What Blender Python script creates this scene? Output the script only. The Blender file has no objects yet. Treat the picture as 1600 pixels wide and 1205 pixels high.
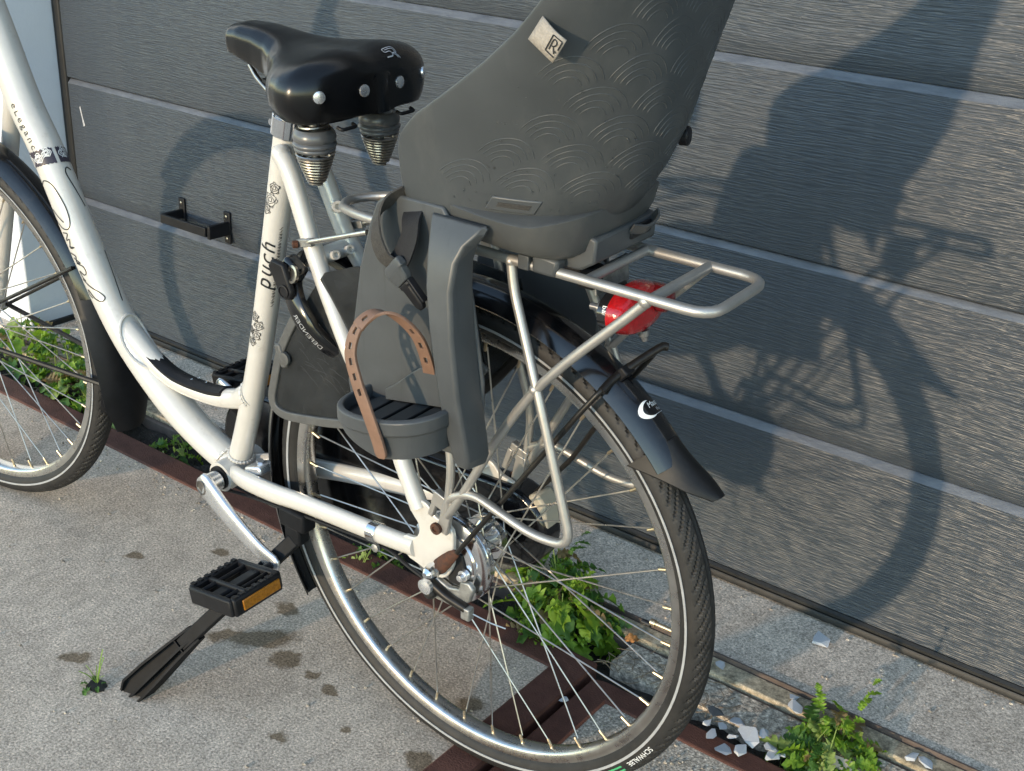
import bpy, bmesh, math, random
from mathutils import Vector, Matrix, noise as mnoise
R=math.radians; PI=math.pi
sin,cos=math.sin,math.cos
rnd=random.Random(7)
SC=bpy.context.scene
COL=SC.collection

# ------------------------------------------------------------------ camera, sky, sun, exposure
cd=bpy.data.cameras.new('camera'); cam=bpy.data.objects.new('camera',cd); COL.objects.link(cam); SC.camera=cam
cr_=Vector((0.79689176,0.6025251,0.04389786)); cdn=Vector((0.28400648,-0.30950638,-0.90749442)); cfw=Vector((-0.5332015,0.73564211,-0.41776412))
M=Matrix((cr_,-cdn,-cfw)).transposed().to_4x4(); M.translation=Vector((0,-1.71197,1.20812)); cam.matrix_world=M
cd.sensor_width=36; cd.lens=43.111; cd.clip_start=0.02; cd.clip_end=3000
SUN_EL=R(7.8); SUN_AZ=0.095      # light travels along (0.095, 1, -0.137)
w=bpy.data.worlds.new('World'); SC.world=w; w.use_nodes=True
nt=w.node_tree; bg=nt.nodes['Background']; sk=nt.nodes.new('ShaderNodeTexSky'); sk.sky_type='NISHITA'; sk.sun_disc=False
sk.sun_elevation=SUN_EL; sk.sun_rotation=PI+SUN_AZ; sk.air_density=0.8; sk.dust_density=0.0; sk.ozone_density=0.4
nt.links.new(sk.outputs[0],bg.inputs[0]); bg.inputs[1].default_value=0.15
sl=bpy.data.lights.new('sun','SUN'); sl.energy=0.74; sl.angle=R(1.2); sl.color=(1.0,0.76,0.5)
so=bpy.data.objects.new('sun',sl); COL.objects.link(so)
so.rotation_euler=Vector((sin(SUN_AZ)*cos(SUN_EL),cos(SUN_AZ)*cos(SUN_EL),-sin(SUN_EL))).to_track_quat('-Z','Y').to_euler()
vs=SC.view_settings; vs.view_transform='Standard'; vs.look='None'; vs.gamma=1; vs.exposure=2.25; vs.use_curve_mapping=False

# ------------------------------------------------------------------ materials
def nd(t,ty,**k):
    n=t.nodes.new(ty)
    for a,b in k.items():
        if a in n.inputs: n.inputs[a].default_value=b
        else: setattr(n,a,b)
    return n
def mat(name,base,rough=.5,metal=0.,var=0.,vscale=20.,bump=0.,bscale=200.,coat=0.,spec=.5,rvar=0.,base2=None,detail=4.,dist=.001,stretch=None,trans=0.,alpha=1.,ior=1.45,sss=0.,dust=None):
    m=bpy.data.materials.new(name); m.use_nodes=True; t=m.node_tree; p=t.nodes['Principled BSDF']
    p.inputs['Base Color'].default_value=(*base,1); p.inputs['Roughness'].default_value=rough; p.inputs['Metallic'].default_value=metal
    p.inputs['Coat Weight'].default_value=coat; p.inputs['Coat Roughness'].default_value=.08; p.inputs['Specular IOR Level'].default_value=spec
    p.inputs['Transmission Weight'].default_value=trans; p.inputs['Alpha'].default_value=alpha; p.inputs['IOR'].default_value=ior
    tc=t.nodes.new('ShaderNodeTexCoord'); src=tc.outputs['Object']
    if stretch:
        mp=t.nodes.new('ShaderNodeMapping'); mp.inputs['Scale'].default_value=stretch; t.links.new(src,mp.inputs['Vector']); src=mp.outputs[0]
    if var or base2:
        n=nd(t,'ShaderNodeTexNoise'); n.inputs['Scale'].default_value=vscale; n.inputs['Detail'].default_value=detail; n.inputs['Roughness'].default_value=.65
        t.links.new(src,n.inputs['Vector'])
        mx=t.nodes.new('ShaderNodeValToRGB'); e=mx.color_ramp.elements
        b2=base2 or tuple(c*(1+var) for c in base); b1=base if base2 else tuple(c*(1-var) for c in base)
        e[0].position=.32; e[1].position=.68; e[0].color=(*b1,1); e[1].color=(*b2,1)
        t.links.new(n.outputs['Fac'],mx.inputs[0]); t.links.new(mx.outputs[0],p.inputs['Base Color'])
        if rvar:
            mr=nd(t,'ShaderNodeMapRange'); mr.inputs['To Min'].default_value=max(0,rough-rvar); mr.inputs['To Max'].default_value=min(1,rough+rvar)
            t.links.new(n.outputs['Fac'],mr.inputs['Value']); t.links.new(mr.outputs[0],p.inputs['Roughness'])
    if dust:      # patchy dust or run marks: colour, amount, scale, stretch, threshold
        dc,am,sc_,stv,th=dust
        mp=t.nodes.new('ShaderNodeMapping'); mp.inputs['Scale'].default_value=stv; t.links.new(tc.outputs['Object'],mp.inputs['Vector'])
        n=nd(t,'ShaderNodeTexNoise'); n.inputs['Scale'].default_value=sc_; n.inputs['Detail'].default_value=7; n.inputs['Roughness'].default_value=.7; t.links.new(mp.outputs[0],n.inputs['Vector'])
        mr=nd(t,'ShaderNodeMapRange'); mr.inputs['From Min'].default_value=th; mr.inputs['From Max'].default_value=th+.2; mr.inputs['To Max'].default_value=am; t.links.new(n.outputs['Fac'],mr.inputs['Value'])
        mxd=nd(t,'ShaderNodeMix',data_type='RGBA'); t.links.new(mr.outputs[0],mxd.inputs['Factor']); mxd.inputs[7].default_value=(*dc,1)
        lk=[l for l in t.links if l.to_socket==p.inputs['Base Color']]
        if lk: t.links.new(lk[0].from_socket,mxd.inputs[6])
        else: mxd.inputs[6].default_value=(*base,1)
        t.links.new(mxd.outputs[2],p.inputs['Base Color'])
    if bump:
        n=nd(t,'ShaderNodeTexNoise'); n.inputs['Scale'].default_value=bscale; n.inputs['Detail'].default_value=3
        t.links.new(src,n.inputs['Vector'])
        b=nd(t,'ShaderNodeBump'); b.inputs['Strength'].default_value=bump; b.inputs['Distance'].default_value=dist
        t.links.new(n.outputs['Fac'],b.inputs['Height']); t.links.new(b.outputs[0],p.inputs['Normal'])
    return m
MT={}
MT['paint']=mat('pearl_paint',(.56,.53,.485),.3,.12,var=.03,vscale=60,bump=.05,bscale=900,coat=.6,rvar=.05,dust=((.30,.25,.19),.55,38,(1,1,1),.60))
MT['weld']=mat('painted_weld',(.56,.53,.485),.35,.2,bump=.3,bscale=260,coat=.4)
MT['blackgloss']=mat('black_gloss',(.0045,.0045,.0055),.17,0,var=.3,vscale=40,coat=.3,rvar=.08,bump=.03,bscale=30,dust=((.035,.032,.03),.5,30,(1,1,1),.56))
MT['vinyl']=mat('saddle_vinyl',(.0035,.0035,.004),.24,0,var=.2,vscale=25,rvar=.05,bump=.05,bscale=900)
MT['standplastic']=mat('stand_plastic',(.0075,.008,.0095),.62,0,spec=.18,var=.3,vscale=50,bump=.1,bscale=500)
MT['flap']=mat('soft_black_flap',(.006,.006,.0065),.5,0,spec=.35,var=.3,vscale=40,bump=.25,bscale=60,dust=((.03,.027,.025),.4,40,(1,1,1),.55))
MT['blackplastic']=mat('black_plastic',(.008,.008,.0095),.5,0,spec=.3,var=.3,vscale=50,bump=.1,bscale=500)
MT['rubber']=mat('tyre_rubber',(.014,.013,.0125),.62,0,var=.4,vscale=30,bump=.2,bscale=600,dust=((.05,.043,.036),.3,24,(1,1,1),.5))
MT['reflex']=mat('reflective_band',(.3,.3,.3),.45,0,var=.12,vscale=60)
MT['rim']=mat('rim_alloy',(.58,.56,.53),.28,1.,var=.1,vscale=40,rvar=.1,bump=.04,bscale=300)
MT['spoke']=mat('spoke_steel',(.62,.58,.52),.3,1.,var=.15,vscale=30,rvar=.1)
MT['brass']=mat('brass_nipple',(.62,.5,.34),.35,1.,var=.1)
MT['chrome']=mat('chrome',(.75,.75,.76),.12,1.,var=.08,vscale=60,rvar=.08)
MT['alloy']=mat('polished_alloy',(.74,.74,.75),.27,.85,var=.06,vscale=30,rvar=.08)
MT['silver']=mat('silver_lacquer',(.42,.40,.375),.42,.75,var=.08,vscale=40,bump=.1,bscale=500)
MT['dull']=mat('dull_zinc',(.3,.3,.29),.5,.8,var=.35,vscale=60,bump=.3,bscale=200)
MT['bronze']=mat('darkened_spring',(.34,.315,.285),.3,1.,var=.3,vscale=60)
MT['collar']=mat('grey_collar',(.10,.102,.107),.3,.2,var=.08)
MT['rust']=mat('rusty_steel',(.1,.035,.016),.8,.2,var=.4,vscale=150,bump=.5,bscale=300,base2=(.035,.022,.018))
MT['stay']=mat('dark_stay',(.016,.0145,.0135),.4,.4,var=.4,vscale=80)
MT['shell']=mat('seat_shell_plastic',(.045,.0495,.0525),.41,0,var=.1,vscale=9,bump=.12,bscale=900,rvar=.06,dust=((.10,.10,.095),.35,14,(1,1,.35),.52))
MT['base']=mat('seat_base_plastic',(.056,.058,.058),.5,0,var=.1,vscale=12,bump=.1,bscale=800,dust=((.11,.11,.10),.35,18,(1,1,.5),.52))
MT['guard']=mat('leg_guard_plastic',(.053,.057,.060),.42,0,var=.12,vscale=14,bump=.08,bscale=700,rvar=.06,dust=((.025,.026,.027),.6,90,(1,1,.05),.57))
MT['sole']=mat('sole_rubber',(.014,.0145,.016),.6,0,var=.2)
MT['tan']=mat('tan_rubber',(.17,.095,.062),.55,0,var=.1,vscale=60,bump=.15,bscale=300)
MT['web']=mat('black_webbing',(.008,.008,.0095),.75,0,var=.3,vscale=300,bump=.6,bscale=900)
MT['web2']=mat('webbing_underside',(.035,.032,.029),.8,0,var=.3,vscale=300,bump=.6,bscale=900)
MT['felt']=mat('felt_label',(.3,.265,.225),.85,0,var=.15,vscale=400,bump=.5,bscale=900)
MT['ink']=mat('black_print',(.01,.01,.011),.5)
MT['plum']=mat('plum_print',(.035,.028,.042),.45)
MT['white']=mat('white_print',(.75,.75,.74),.5)
MT['greyprint']=mat('grey_print',(.42,.42,.43),.45)
MT['red']=mat('red_lens',(.36,.006,.008),.14,0,coat=.5,var=.25,vscale=260,bump=.35,bscale=420)
MT['reddark']=mat('dark_red_lens',(.12,.004,.006),.2,0,coat=.4)
MT['smoke']=mat('smoky_housing',(.012,.012,.013),.12,0,coat=.6)
MT['amber']=mat('amber_reflector',(.3,.11,.006),.25,0,var=.25,vscale=300,bump=.3,bscale=700,coat=.4)
MT['cream']=mat('cream_plastic',(.36,.32,.25),.5,0,var=.06)
MT['green']=mat('green_label',(.06,.35,.15),.5)
MT['seal']=mat('rubber_seal',(.011,.011,.0105),.55,0,var=.3,vscale=40,bump=.2,bscale=150)
MT['soil']=mat('soil',(.035,.028,.022),.95,0,var=.5,vscale=60,bump=1.,bscale=120,dist=.01)
MT['iron']=mat('rusted_iron',(.075,.029,.02),.8,.15,var=.35,vscale=28,bump=.6,bscale=350,base2=(.125,.052,.036),detail=8,dist=.002)
MT['chip']=mat('white_stone',(.5,.5,.51),.8,0,var=.1,vscale=60,bump=.4,bscale=200)
MT['darkstone']=mat('dark_stone',(.08,.085,.09),.8,0,var=.3,vscale=60,bump=.4,bscale=200)
MT['wall']=mat('white_render',(.64,.66,.70),.8,0,var=.04,vscale=6,bump=.25,bscale=160)
MT['dry']=mat('dry_leaf',(.38,.17,.05),.7,0,var=.3,vscale=60)
MT['card']=mat('pale_cardboard',(.55,.45,.33),.8,0,var=.1)
MT['twig']=mat('dry_twig',(.2,.15,.1),.8,0,var=.3)
MT['drop']=mat('water_drop',(.9,.9,.9),.02,0,trans=1.,ior=1.33)
def leafmat(name,c1,c2):
    m=mat(name,c1,.5,0,var=.2,vscale=45,base2=c2,bump=.4,bscale=120,dist=.004); t=m.node_tree; p=t.nodes['Principled BSDF']
    tr=t.nodes.new('ShaderNodeBsdfTranslucent'); mx=t.nodes.new('ShaderNodeMixShader'); mx.inputs[0].default_value=.35
    tr.inputs[0].default_value=(c2[0]*1.6,c2[1]*1.5,c2[2],1)
    out=t.nodes['Material Output']; t.links.new(p.outputs[0],mx.inputs[1]); t.links.new(tr.outputs[0],mx.inputs[2]); t.links.new(mx.outputs[0],out.inputs[0]); return m
MT['leaf']=leafmat('green_leaf',(.105,.21,.018),(.24,.38,.035))
MT['leafdark']=leafmat('dark_green_leaf',(.04,.11,.02),(.09,.19,.03))
MT['leafdry']=leafmat('withered_leaf',(.16,.11,.05),(.26,.19,.08))
MT['leafpale']=leafmat('pale_green_leaf',(.2,.28,.06),(.3,.38,.11))
# garage door: embossed wood grain in the steel skin
def doormat():
    m=mat('anthracite_steel',(.05,.055,.06),.36,0,spec=.5); t=m.node_tree; p=t.nodes['Principled BSDF']
    tc=t.nodes.new('ShaderNodeTexCoord')
    mp=t.nodes.new('ShaderNodeMapping'); mp.inputs['Scale'].default_value=(20,20,420); t.links.new(tc.outputs['Object'],mp.inputs[0])
    warp=nd(t,'ShaderNodeTexNoise'); warp.inputs['Scale'].default_value=3.5; warp.inputs['Detail'].default_value=2; t.links.new(tc.outputs['Object'],warp.inputs['Vector'])
    add=t.nodes.new('ShaderNodeVectorMath'); add.operation='MULTIPLY_ADD'; add.inputs[1].default_value=(0,0,7)
    t.links.new(warp.outputs['Color'],add.inputs[0]); t.links.new(mp.outputs[0],add.inputs[2])
    n=nd(t,'ShaderNodeTexNoise'); n.inputs['Scale'].default_value=1.; n.inputs['Detail'].default_value=1.6; n.inputs['Roughness'].default_value=.5; n.inputs['Distortion'].default_value=.35
    t.links.new(add.outputs[0],n.inputs['Vector'])
    rp=t.nodes.new('ShaderNodeValToRGB'); rp.color_ramp.elements[0].position=.40; rp.color_ramp.elements[1].position=.62; t.links.new(n.outputs['Fac'],rp.inputs[0])
    b=nd(t,'ShaderNodeBump'); b.inputs['Strength'].default_value=.55; b.inputs['Distance'].default_value=.0013
    t.links.new(rp.outputs[0],b.inputs['Height']); t.links.new(b.outputs[0],p.inputs['Normal'])
    v=nd(t,'ShaderNodeTexNoise'); v.inputs['Scale'].default_value=2.2; v.inputs['Detail'].default_value=6; t.links.new(tc.outputs['Object'],v.inputs['Vector'])
    cr=t.nodes.new('ShaderNodeValToRGB'); cr.color_ramp.elements[0].color=(.039,.0475,.0585,1); cr.color_ramp.elements[1].color=(.050,.0595,.072,1); cr.color_ramp.elements[0].position=.3; cr.color_ramp.elements[1].position=.7
    t.links.new(v.outputs['Fac'],cr.inputs[0])
    ms=t.nodes.new('ShaderNodeMapping'); ms.inputs['Scale'].default_value=(26,26,1.1); t.links.new(tc.outputs['Object'],ms.inputs[0])
    st=nd(t,'ShaderNodeTexNoise'); st.inputs['Scale'].default_value=1; st.inputs['Detail'].default_value=5; t.links.new(ms.outputs[0],st.inputs['Vector'])
    sr=nd(t,'ShaderNodeMapRange'); sr.inputs['From Min'].default_value=.52; sr.inputs['From Max'].default_value=.75; sr.inputs['To Max'].default_value=.22; t.links.new(st.outputs['Fac'],sr.inputs['Value'])
    mx=nd(t,'ShaderNodeMix',data_type='RGBA'); t.links.new(sr.outputs[0],mx.inputs['Factor']); t.links.new(cr.outputs[0],mx.inputs[6]); mx.inputs[7].default_value=(.09,.096,.104,1)
    t.links.new(mx.outputs[2],p.inputs['Base Color']); return m
MT['door']=doormat()
MT['ledge_skylight']=mat('painted_ledge_skylight',(.075,.083,.098),.5,0,var=.35,vscale=60,bump=.5,bscale=250,base2=(.13,.14,.158),stretch=(.35,1,1.5),dist=.0015)  # paler, mottled door colour: sky light on the rib ledges, painted in
def concrete(name,c1,c2,grain=260,dark=(.12,.1,.08),stains=(),bump=.5,bdist=.002,agg=0.):
    m=bpy.data.materials.new(name); m.use_nodes=True; t=m.node_tree; p=t.nodes['Principled BSDF']; p.inputs['Roughness'].default_value=.9; p.inputs['Specular IOR Level'].default_value=.25
    tc=t.nodes.new('ShaderNodeTexCoord'); gx=tc.outputs['Object']
    big=nd(t,'ShaderNodeTexNoise'); big.inputs['Scale'].default_value=5; big.inputs['Detail'].default_value=7; big.inputs['Roughness'].default_value=.6; t.links.new(gx,big.inputs['Vector'])
    ra=t.nodes.new('ShaderNodeValToRGB'); ra.color_ramp.elements[0].position=.3; ra.color_ramp.elements[1].position=.7; ra.color_ramp.elements[0].color=(*c1,1); ra.color_ramp.elements[1].color=(*c2,1); t.links.new(big.outputs['Fac'],ra.inputs[0])
    fine=nd(t,'ShaderNodeTexNoise'); fine.inputs['Scale'].default_value=grain; fine.inputs['Detail'].default_value=3; fine.inputs['Roughness'].default_value=.7; t.links.new(gx,fine.inputs['Vector'])
    fr=nd(t,'ShaderNodeMapRange'); fr.inputs['From Min'].default_value=.28; fr.inputs['From Max'].default_value=.72; fr.inputs['To Min'].default_value=.36; fr.inputs['To Max'].default_value=1.62; t.links.new(fine.outputs['Fac'],fr.inputs['Value'])
    mul=nd(t,'ShaderNodeMix',data_type='RGBA',blend_type='MULTIPLY'); mul.inputs['Factor'].default_value=1
    t.links.new(ra.outputs[0],mul.inputs[6]); t.links.new(fr.outputs[0],mul.inputs[7]); col=mul.outputs[2]
    mid=nd(t,'ShaderNodeTexNoise'); mid.inputs['Scale'].default_value=38; mid.inputs['Detail'].default_value=5; mid.inputs['Roughness'].default_value=.75
    ms=t.nodes.new('ShaderNodeMapping'); ms.inputs['Scale'].default_value=(1,.55,1); ms.inputs['Rotation'].default_value=(0,0,.5); t.links.new(gx,ms.inputs[0]); t.links.new(ms.outputs[0],mid.inputs['Vector'])
    mr_=nd(t,'ShaderNodeMapRange'); mr_.inputs['From Min'].default_value=.3; mr_.inputs['From Max'].default_value=.7; mr_.inputs['To Min'].default_value=.78; mr_.inputs['To Max'].default_value=1.2; t.links.new(mid.outputs['Fac'],mr_.inputs['Value'])
    m0=nd(t,'ShaderNodeMix',data_type='RGBA',blend_type='MULTIPLY'); m0.inputs['Factor'].default_value=1; t.links.new(col,m0.inputs[6]); t.links.new(mr_.outputs[0],m0.inputs[7]); col=m0.outputs[2]
    gv=nd(t,'ShaderNodeTexVoronoi'); gv.inputs['Scale'].default_value=330; t.links.new(gx,gv.inputs['Vector'])
    gr=nd(t,'ShaderNodeMapRange'); gr.inputs['From Min'].default_value=0; gr.inputs['From Max'].default_value=.65; gr.inputs['To Min'].default_value=1.5; gr.inputs['To Max'].default_value=.6; t.links.new(gv.outputs['Distance'],gr.inputs['Value'])
    mg=nd(t,'ShaderNodeMix',data_type='RGBA',blend_type='MULTIPLY'); mg.inputs['Factor'].default_value=.45; t.links.new(col,mg.inputs[6]); t.links.new(gr.outputs[0],mg.inputs[7]); col=mg.outputs[2]
    if agg:
        vo=nd(t,'ShaderNodeTexVoronoi'); vo.inputs['Scale'].default_value=agg; t.links.new(gx,vo.inputs['Vector'])
        vr=nd(t,'ShaderNodeMapRange'); vr.inputs['From Min'].default_value=0; vr.inputs['From Max'].default_value=.7; vr.inputs['To Min'].default_value=1.4; vr.inputs['To Max'].default_value=.65; t.links.new(vo.outputs['Distance'],vr.inputs['Value'])
        m2=nd(t,'ShaderNodeMix',data_type='RGBA',blend_type='MULTIPLY'); m2.inputs['Factor'].default_value=1; t.links.new(col,m2.inputs[6]); t.links.new(vr.outputs[0],m2.inputs[7]); col=m2.outputs[2]
    if stains:   # water spots: soft-edged patches with their own ragged outline
        wn=nd(t,'ShaderNodeTexNoise'); wn.inputs['Scale'].default_value=45; wn.inputs['Detail'].default_value=4; t.links.new(gx,wn.inputs['Vector'])
        wsub=t.nodes.new('ShaderNodeVectorMath'); wsub.operation='MULTIPLY_ADD'; wsub.inputs[1].default_value=(.035,.035,0); t.links.new(wn.outputs['Color'],wsub.inputs[0]); t.links.new(gx,wsub.inputs[2])
        acc=None
        for (sx,sy,rx,ry,ang) in stains:
            mp=t.nodes.new('ShaderNodeMapping'); mp.vector_type='TEXTURE'; mp.inputs['Location'].default_value=(sx+.0175,sy+.0175,0); mp.inputs['Rotation'].default_value=(0,0,ang); mp.inputs['Scale'].default_value=(rx,ry,1)
            t.links.new(wsub.outputs[0],mp.inputs[0])
            ln=t.nodes.new('ShaderNodeVectorMath'); ln.operation='LENGTH'; t.links.new(mp.outputs[0],ln.inputs[0])
            r=nd(t,'ShaderNodeMapRange'); r.inputs['From Min'].default_value=.7; r.inputs['From Max'].default_value=1.08; r.inputs['To Min'].default_value=1; r.inputs['To Max'].default_value=0; t.links.new(ln.outputs['Value'],r.inputs['Value'])
            if acc is None: acc=r.outputs[0]
            else:
                mxn=t.nodes.new('ShaderNodeMath'); mxn.operation='MAXIMUM'; t.links.new(acc,mxn.inputs[0]); t.links.new(r.outputs[0],mxn.inputs[1]); acc=mxn.outputs[0]
        m3=nd(t,'ShaderNodeMix',data_type='RGBA',blend_type='MULTIPLY'); m3.inputs[7].default_value=(.42,.38,.32,1); t.links.new(acc,m3.inputs['Factor']); t.links.new(col,m3.inputs[6]); col=m3.outputs[2]
    t.links.new(col,p.inputs['Base Color'])
    b=nd(t,'ShaderNodeBump'); b.inputs['Strength'].default_value=bump; b.inputs['Distance'].default_value=bdist; t.links.new(fine.outputs['Fac'],b.inputs['Height']); t.links.new(b.outputs[0],p.inputs['Normal']); return m
STAINS=[(-1.496,-.505,.02,.012,0),(-1.601,-.61,.02,.01,.3),(-1.25,-.63,.06,.026,.75),(-1.30,-.66,.04,.018,.7),(-1.187,-.645,.03,.022,.3),(-1.283,-.551,.026,.014,0),(-1.127,-.646,.011,.011,0),(-1.08,-.652,.014,.01,0),(-.895,-.545,.022,.022,0),(-.875,-.684,.028,.022,0),(-1.434,-.849,.03,.012,.9),(-1.064,-.774,.018,.012,.2),(-1.34,-.69,.012,.009,0),(-1.0,-.70,.012,.01,0),(-1.35,-.60,.012,.008,0)]
MT['slab']=concrete('driveway_concrete',(.50,.395,.30),(.66,.535,.415),stains=STAINS)
MT['slab2']=concrete('aggregate_concrete',(.48,.41,.33),(.62,.54,.44),agg=170,bump=.9,bdist=.004)
MT['thresh']=concrete('threshold_concrete',(.56,.455,.355),(.68,.565,.45),bump=.4)
MT['rough']=concrete('rough_mortar',(.5,.42,.33),(.64,.55,.44),agg=110,bump=1.,bdist=.006,grain=140)
MT['chanmetal']=concrete('weathered_channel',(.36,.285,.185),(.48,.395,.275),grain=70,bump=.2)
MT['chandark']=mat('channel_groove',(.11,.082,.068),.8,.1,var=.25,vscale=30,bump=.3,bscale=200)

# ------------------------------------------------------------------ mesh helpers
class MB:
    def __init__(s): s.v=[]; s.f=[]
    def add(s,vs,fs):
        o=len(s.v); s.v+= [tuple(x) for x in vs]; s.f+=[tuple(i+o for i in f) for f in fs]; return s
    def box(s,c,d,rot=None):
        c=Vector(c); h=[x/2 for x in d]
        vs=[Vector((sx*h[0],sy*h[1],sz*h[2])) for sx in(-1,1) for sy in(-1,1) for sz in(-1,1)]
        if rot is not None: vs=[rot@x for x in vs]
        return s.add([c+x for x in vs],[(0,1,3,2),(4,6,7,5),(0,4,5,1),(2,3,7,6),(0,2,6,4),(1,5,7,3)])
    def prism(s,pts,lo,hi,axis=1):
        """polygon in the two other axes, extruded from lo to hi along axis"""
        n=len(pts)
        def mk(p,h):
            return {0:(h,p[0],p[1]),1:(p[0],h,p[1]),2:(p[0],p[1],h)}[axis]
        vs=[mk(p,lo) for p in pts]+[mk(p,hi) for p in pts]
        return s.add(vs,[tuple(range(n)),tuple(range(2*n-1,n-1,-1))]+[(i,(i+1)%n,n+(i+1)%n,n+i) for i in range(n)])
    def loft(s,rings,cap=True,close=True):
        n=len(rings[0]); vs=[p for r in rings for p in r]; fs=[]
        for i in range(len(rings)-1):
            for j in range(n if close else n-1):
                k=(j+1)%n; fs.append((i*n+j,i*n+k,(i+1)*n+k,(i+1)*n+j))
        if cap: fs+=[tuple(range(n)),tuple(range((len(rings)-1)*n,len(rings)*n))]
        return s.add(vs,fs)
    def tube(s,path,r,n=12,res=1,cap=True,ell=None,up=None):
        P=smooth(path,res) if res>1 else [Vector(p) for p in path]
        fr=frames(P,up); m=len(P); rings=[]
        for i,(p,t,a,b) in enumerate(fr):
            u=i/(m-1); rr=r if not isinstance(r,(list,tuple)) else lerpl(r,u)
            ka,kb=ell if ell else (1,1)
            rings.append([p+a*(cos(2*PI*j/n)*rr*ka)+b*(sin(2*PI*j/n)*rr*kb) for j in range(n)])
        return s.loft(rings,cap)
    def lathe(s,prof,c,axis,n=24,cap=True):
        """prof: list of (height along axis, radius)"""
        ax=Vector(axis).normalized(); a=ax.orthogonal().normalized(); b=ax.cross(a); c=Vector(c)
        return s.loft([[c+ax*h+a*(cos(2*PI*j/n)*max(r,1e-5))+b*(sin(2*PI*j/n)*max(r,1e-5)) for j in range(n)] for h,r in prof],cap)
    def ring(s,prof,c,n=96,a0=0,a1=2*PI,axis='y',closed=None):
        """closed profile [(r,y)] swept round the wheel axle (y)"""
        full=abs(a1-a0-2*PI)<1e-6; m=len(prof); cx,cy,cz=c; vs=[]; fs=[]
        N=n if full else n+1
        for i in range(N):
            t=a0+(a1-a0)*i/n
            for (r,y) in prof: vs.append((cx+r*cos(t),cy+y,cz+r*sin(t)))
        for i in range(n):
            k=(i+1)%N
            for j in range(m):
                l=(j+1)%m; fs.append((i*m+j,i*m+l,k*m+l,k*m+j))
        if not full: fs+=[tuple(range(m)),tuple(range((N-1)*m,N*m))]
        return s.add(vs,fs)
    def ribbon(s,path,width_dir,wd,th,res=6):
        P=smooth(path,res); rings=[]; m=len(P)
        fr=frames(P)
        for i,(p,t,a,b) in enumerate(fr):
            wv=width_dir(i/(m-1)) if callable(width_dir) else Vector(width_dir)
            wv=(wv-t*wv.dot(t)).normalized(); nn=t.cross(wv)
            rings.append([p+wv*wd/2+nn*th/2,p-wv*wd/2+nn*th/2,p-wv*wd/2-nn*th/2,p+wv*wd/2-nn*th/2])
        return s.loft(rings)
    def sphere(s,c,r,n=10,m=6,sc=(1,1,1)):
        rings=[]
        for i in range(m+1):
            a=-PI/2+PI*i/m; rings.append([Vector((c[0]+sc[0]*r*max(cos(a),1e-3)*cos(2*PI*j/n),c[1]+sc[1]*r*max(cos(a),1e-3)*sin(2*PI*j/n),c[2]+sc[2]*r*sin(a))) for j in range(n)])
        return s.loft(rings)
    def mesh(s,name,mt,sharp=40,merge=True):
        me=bpy.data.meshes.new(name); me.from_pydata(s.v,[],s.f); bm=bmesh.new(); bm.from_mesh(me)
        if merge: bmesh.ops.remove_doubles(bm,verts=bm.verts,dist=1e-6)
        bmesh.ops.recalc_face_normals(bm,faces=bm.faces)
        sa=R(sharp)
        for f in bm.faces: f.smooth=True
        for e in bm.edges:
            if len(e.link_faces)==2 and e.calc_face_angle(0)>sa: e.smooth=False
        bm.to_mesh(me); bm.free()
        if mt: me.materials.append(MT[mt] if isinstance(mt,str) else mt)
        return me
    def build(s,name,mt,parent=None,bevel=0,sharp=40,**k):
        return link(name,s.mesh(name,mt,sharp),parent,bevel,**k)
def link(name,me,parent=None,bevel=0,seg=2,label=None,cat=None,group=None,kind=None):
    o=bpy.data.objects.new(name,me); COL.objects.link(o)
    if parent: o.parent=parent
    if bevel:
        b=o.modifiers.new('bevel','BEVEL'); b.width=bevel; b.segments=seg; b.limit_method='ANGLE'; b.angle_limit=R(35)
    tag(o,label,cat,group,kind); return o
def tag(o,label=None,cat=None,group=None,kind=None):
    for k,v in (('label',label),('category',cat),('group',group),('kind',kind)):
        if v: o[k]=v
    return o
def thing(name,label,cat,loc=(0,0,0),rot=(0,0,0),group=None):
    o=bpy.data.objects.new(name,None); COL.objects.link(o); o.location=loc; o.rotation_euler=rot; o.empty_display_size=.1
    return tag(o,label,cat,group)
def lerpl(l,u):
    x=u*(len(l)-1); i=min(int(x),len(l)-2); f=x-i; return l[i]*(1-f)+l[i+1]*f
def smooth(path,res):
    P=[Vector(p) for p in path]
    if len(P)<3 or res<=1:
        if res<=1: return P
        return [P[0].lerp(P[-1],i/res) for i in range(res+1)]
    Q=[2*P[0]-P[1]]+P+[2*P[-1]-P[-2]]; out=[]
    for i in range(1,len(Q)-2):
        p0,p1,p2,p3=Q[i-1:i+3]
        for k in range(res):
            t=k/res; out.append(.5*((2*p1)+(p2-p0)*t+(2*p0-5*p1+4*p2-p3)*t*t+(3*p1-p0-3*p2+p3)*t*t*t))
    return out+[P[-1]]
def frames(P,up=None):
    m=len(P); out=[]; a=None
    for i in range(m):
        t=(P[min(i+1,m-1)]-P[max(i-1,0)]).normalized()
        if a is None:
            a=Vector(up) if up else t.orthogonal()
        a=(a-t*a.dot(t)).normalized(); out.append((P[i],t,a,t.cross(a)))
    return out
def fillet(path,rad,n=5):
    """polyline with rounded corners"""
    P=[Vector(p) for p in path]; out=[P[0]]
    for i in range(1,len(P)-1):
        d0=(P[i-1]-P[i]); d1=(P[i+1]-P[i]); r=min(rad,d0.length*.45,d1.length*.45)
        A=P[i]+d0.normalized()*r; B=P[i]+d1.normalized()*r
        for k in range(n+1):
            t=k/n; out.append(A*(1-t)**2+P[i]*(2*t*(1-t))+B*t*t)
    return out+[P[-1]]
_F=None
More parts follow.
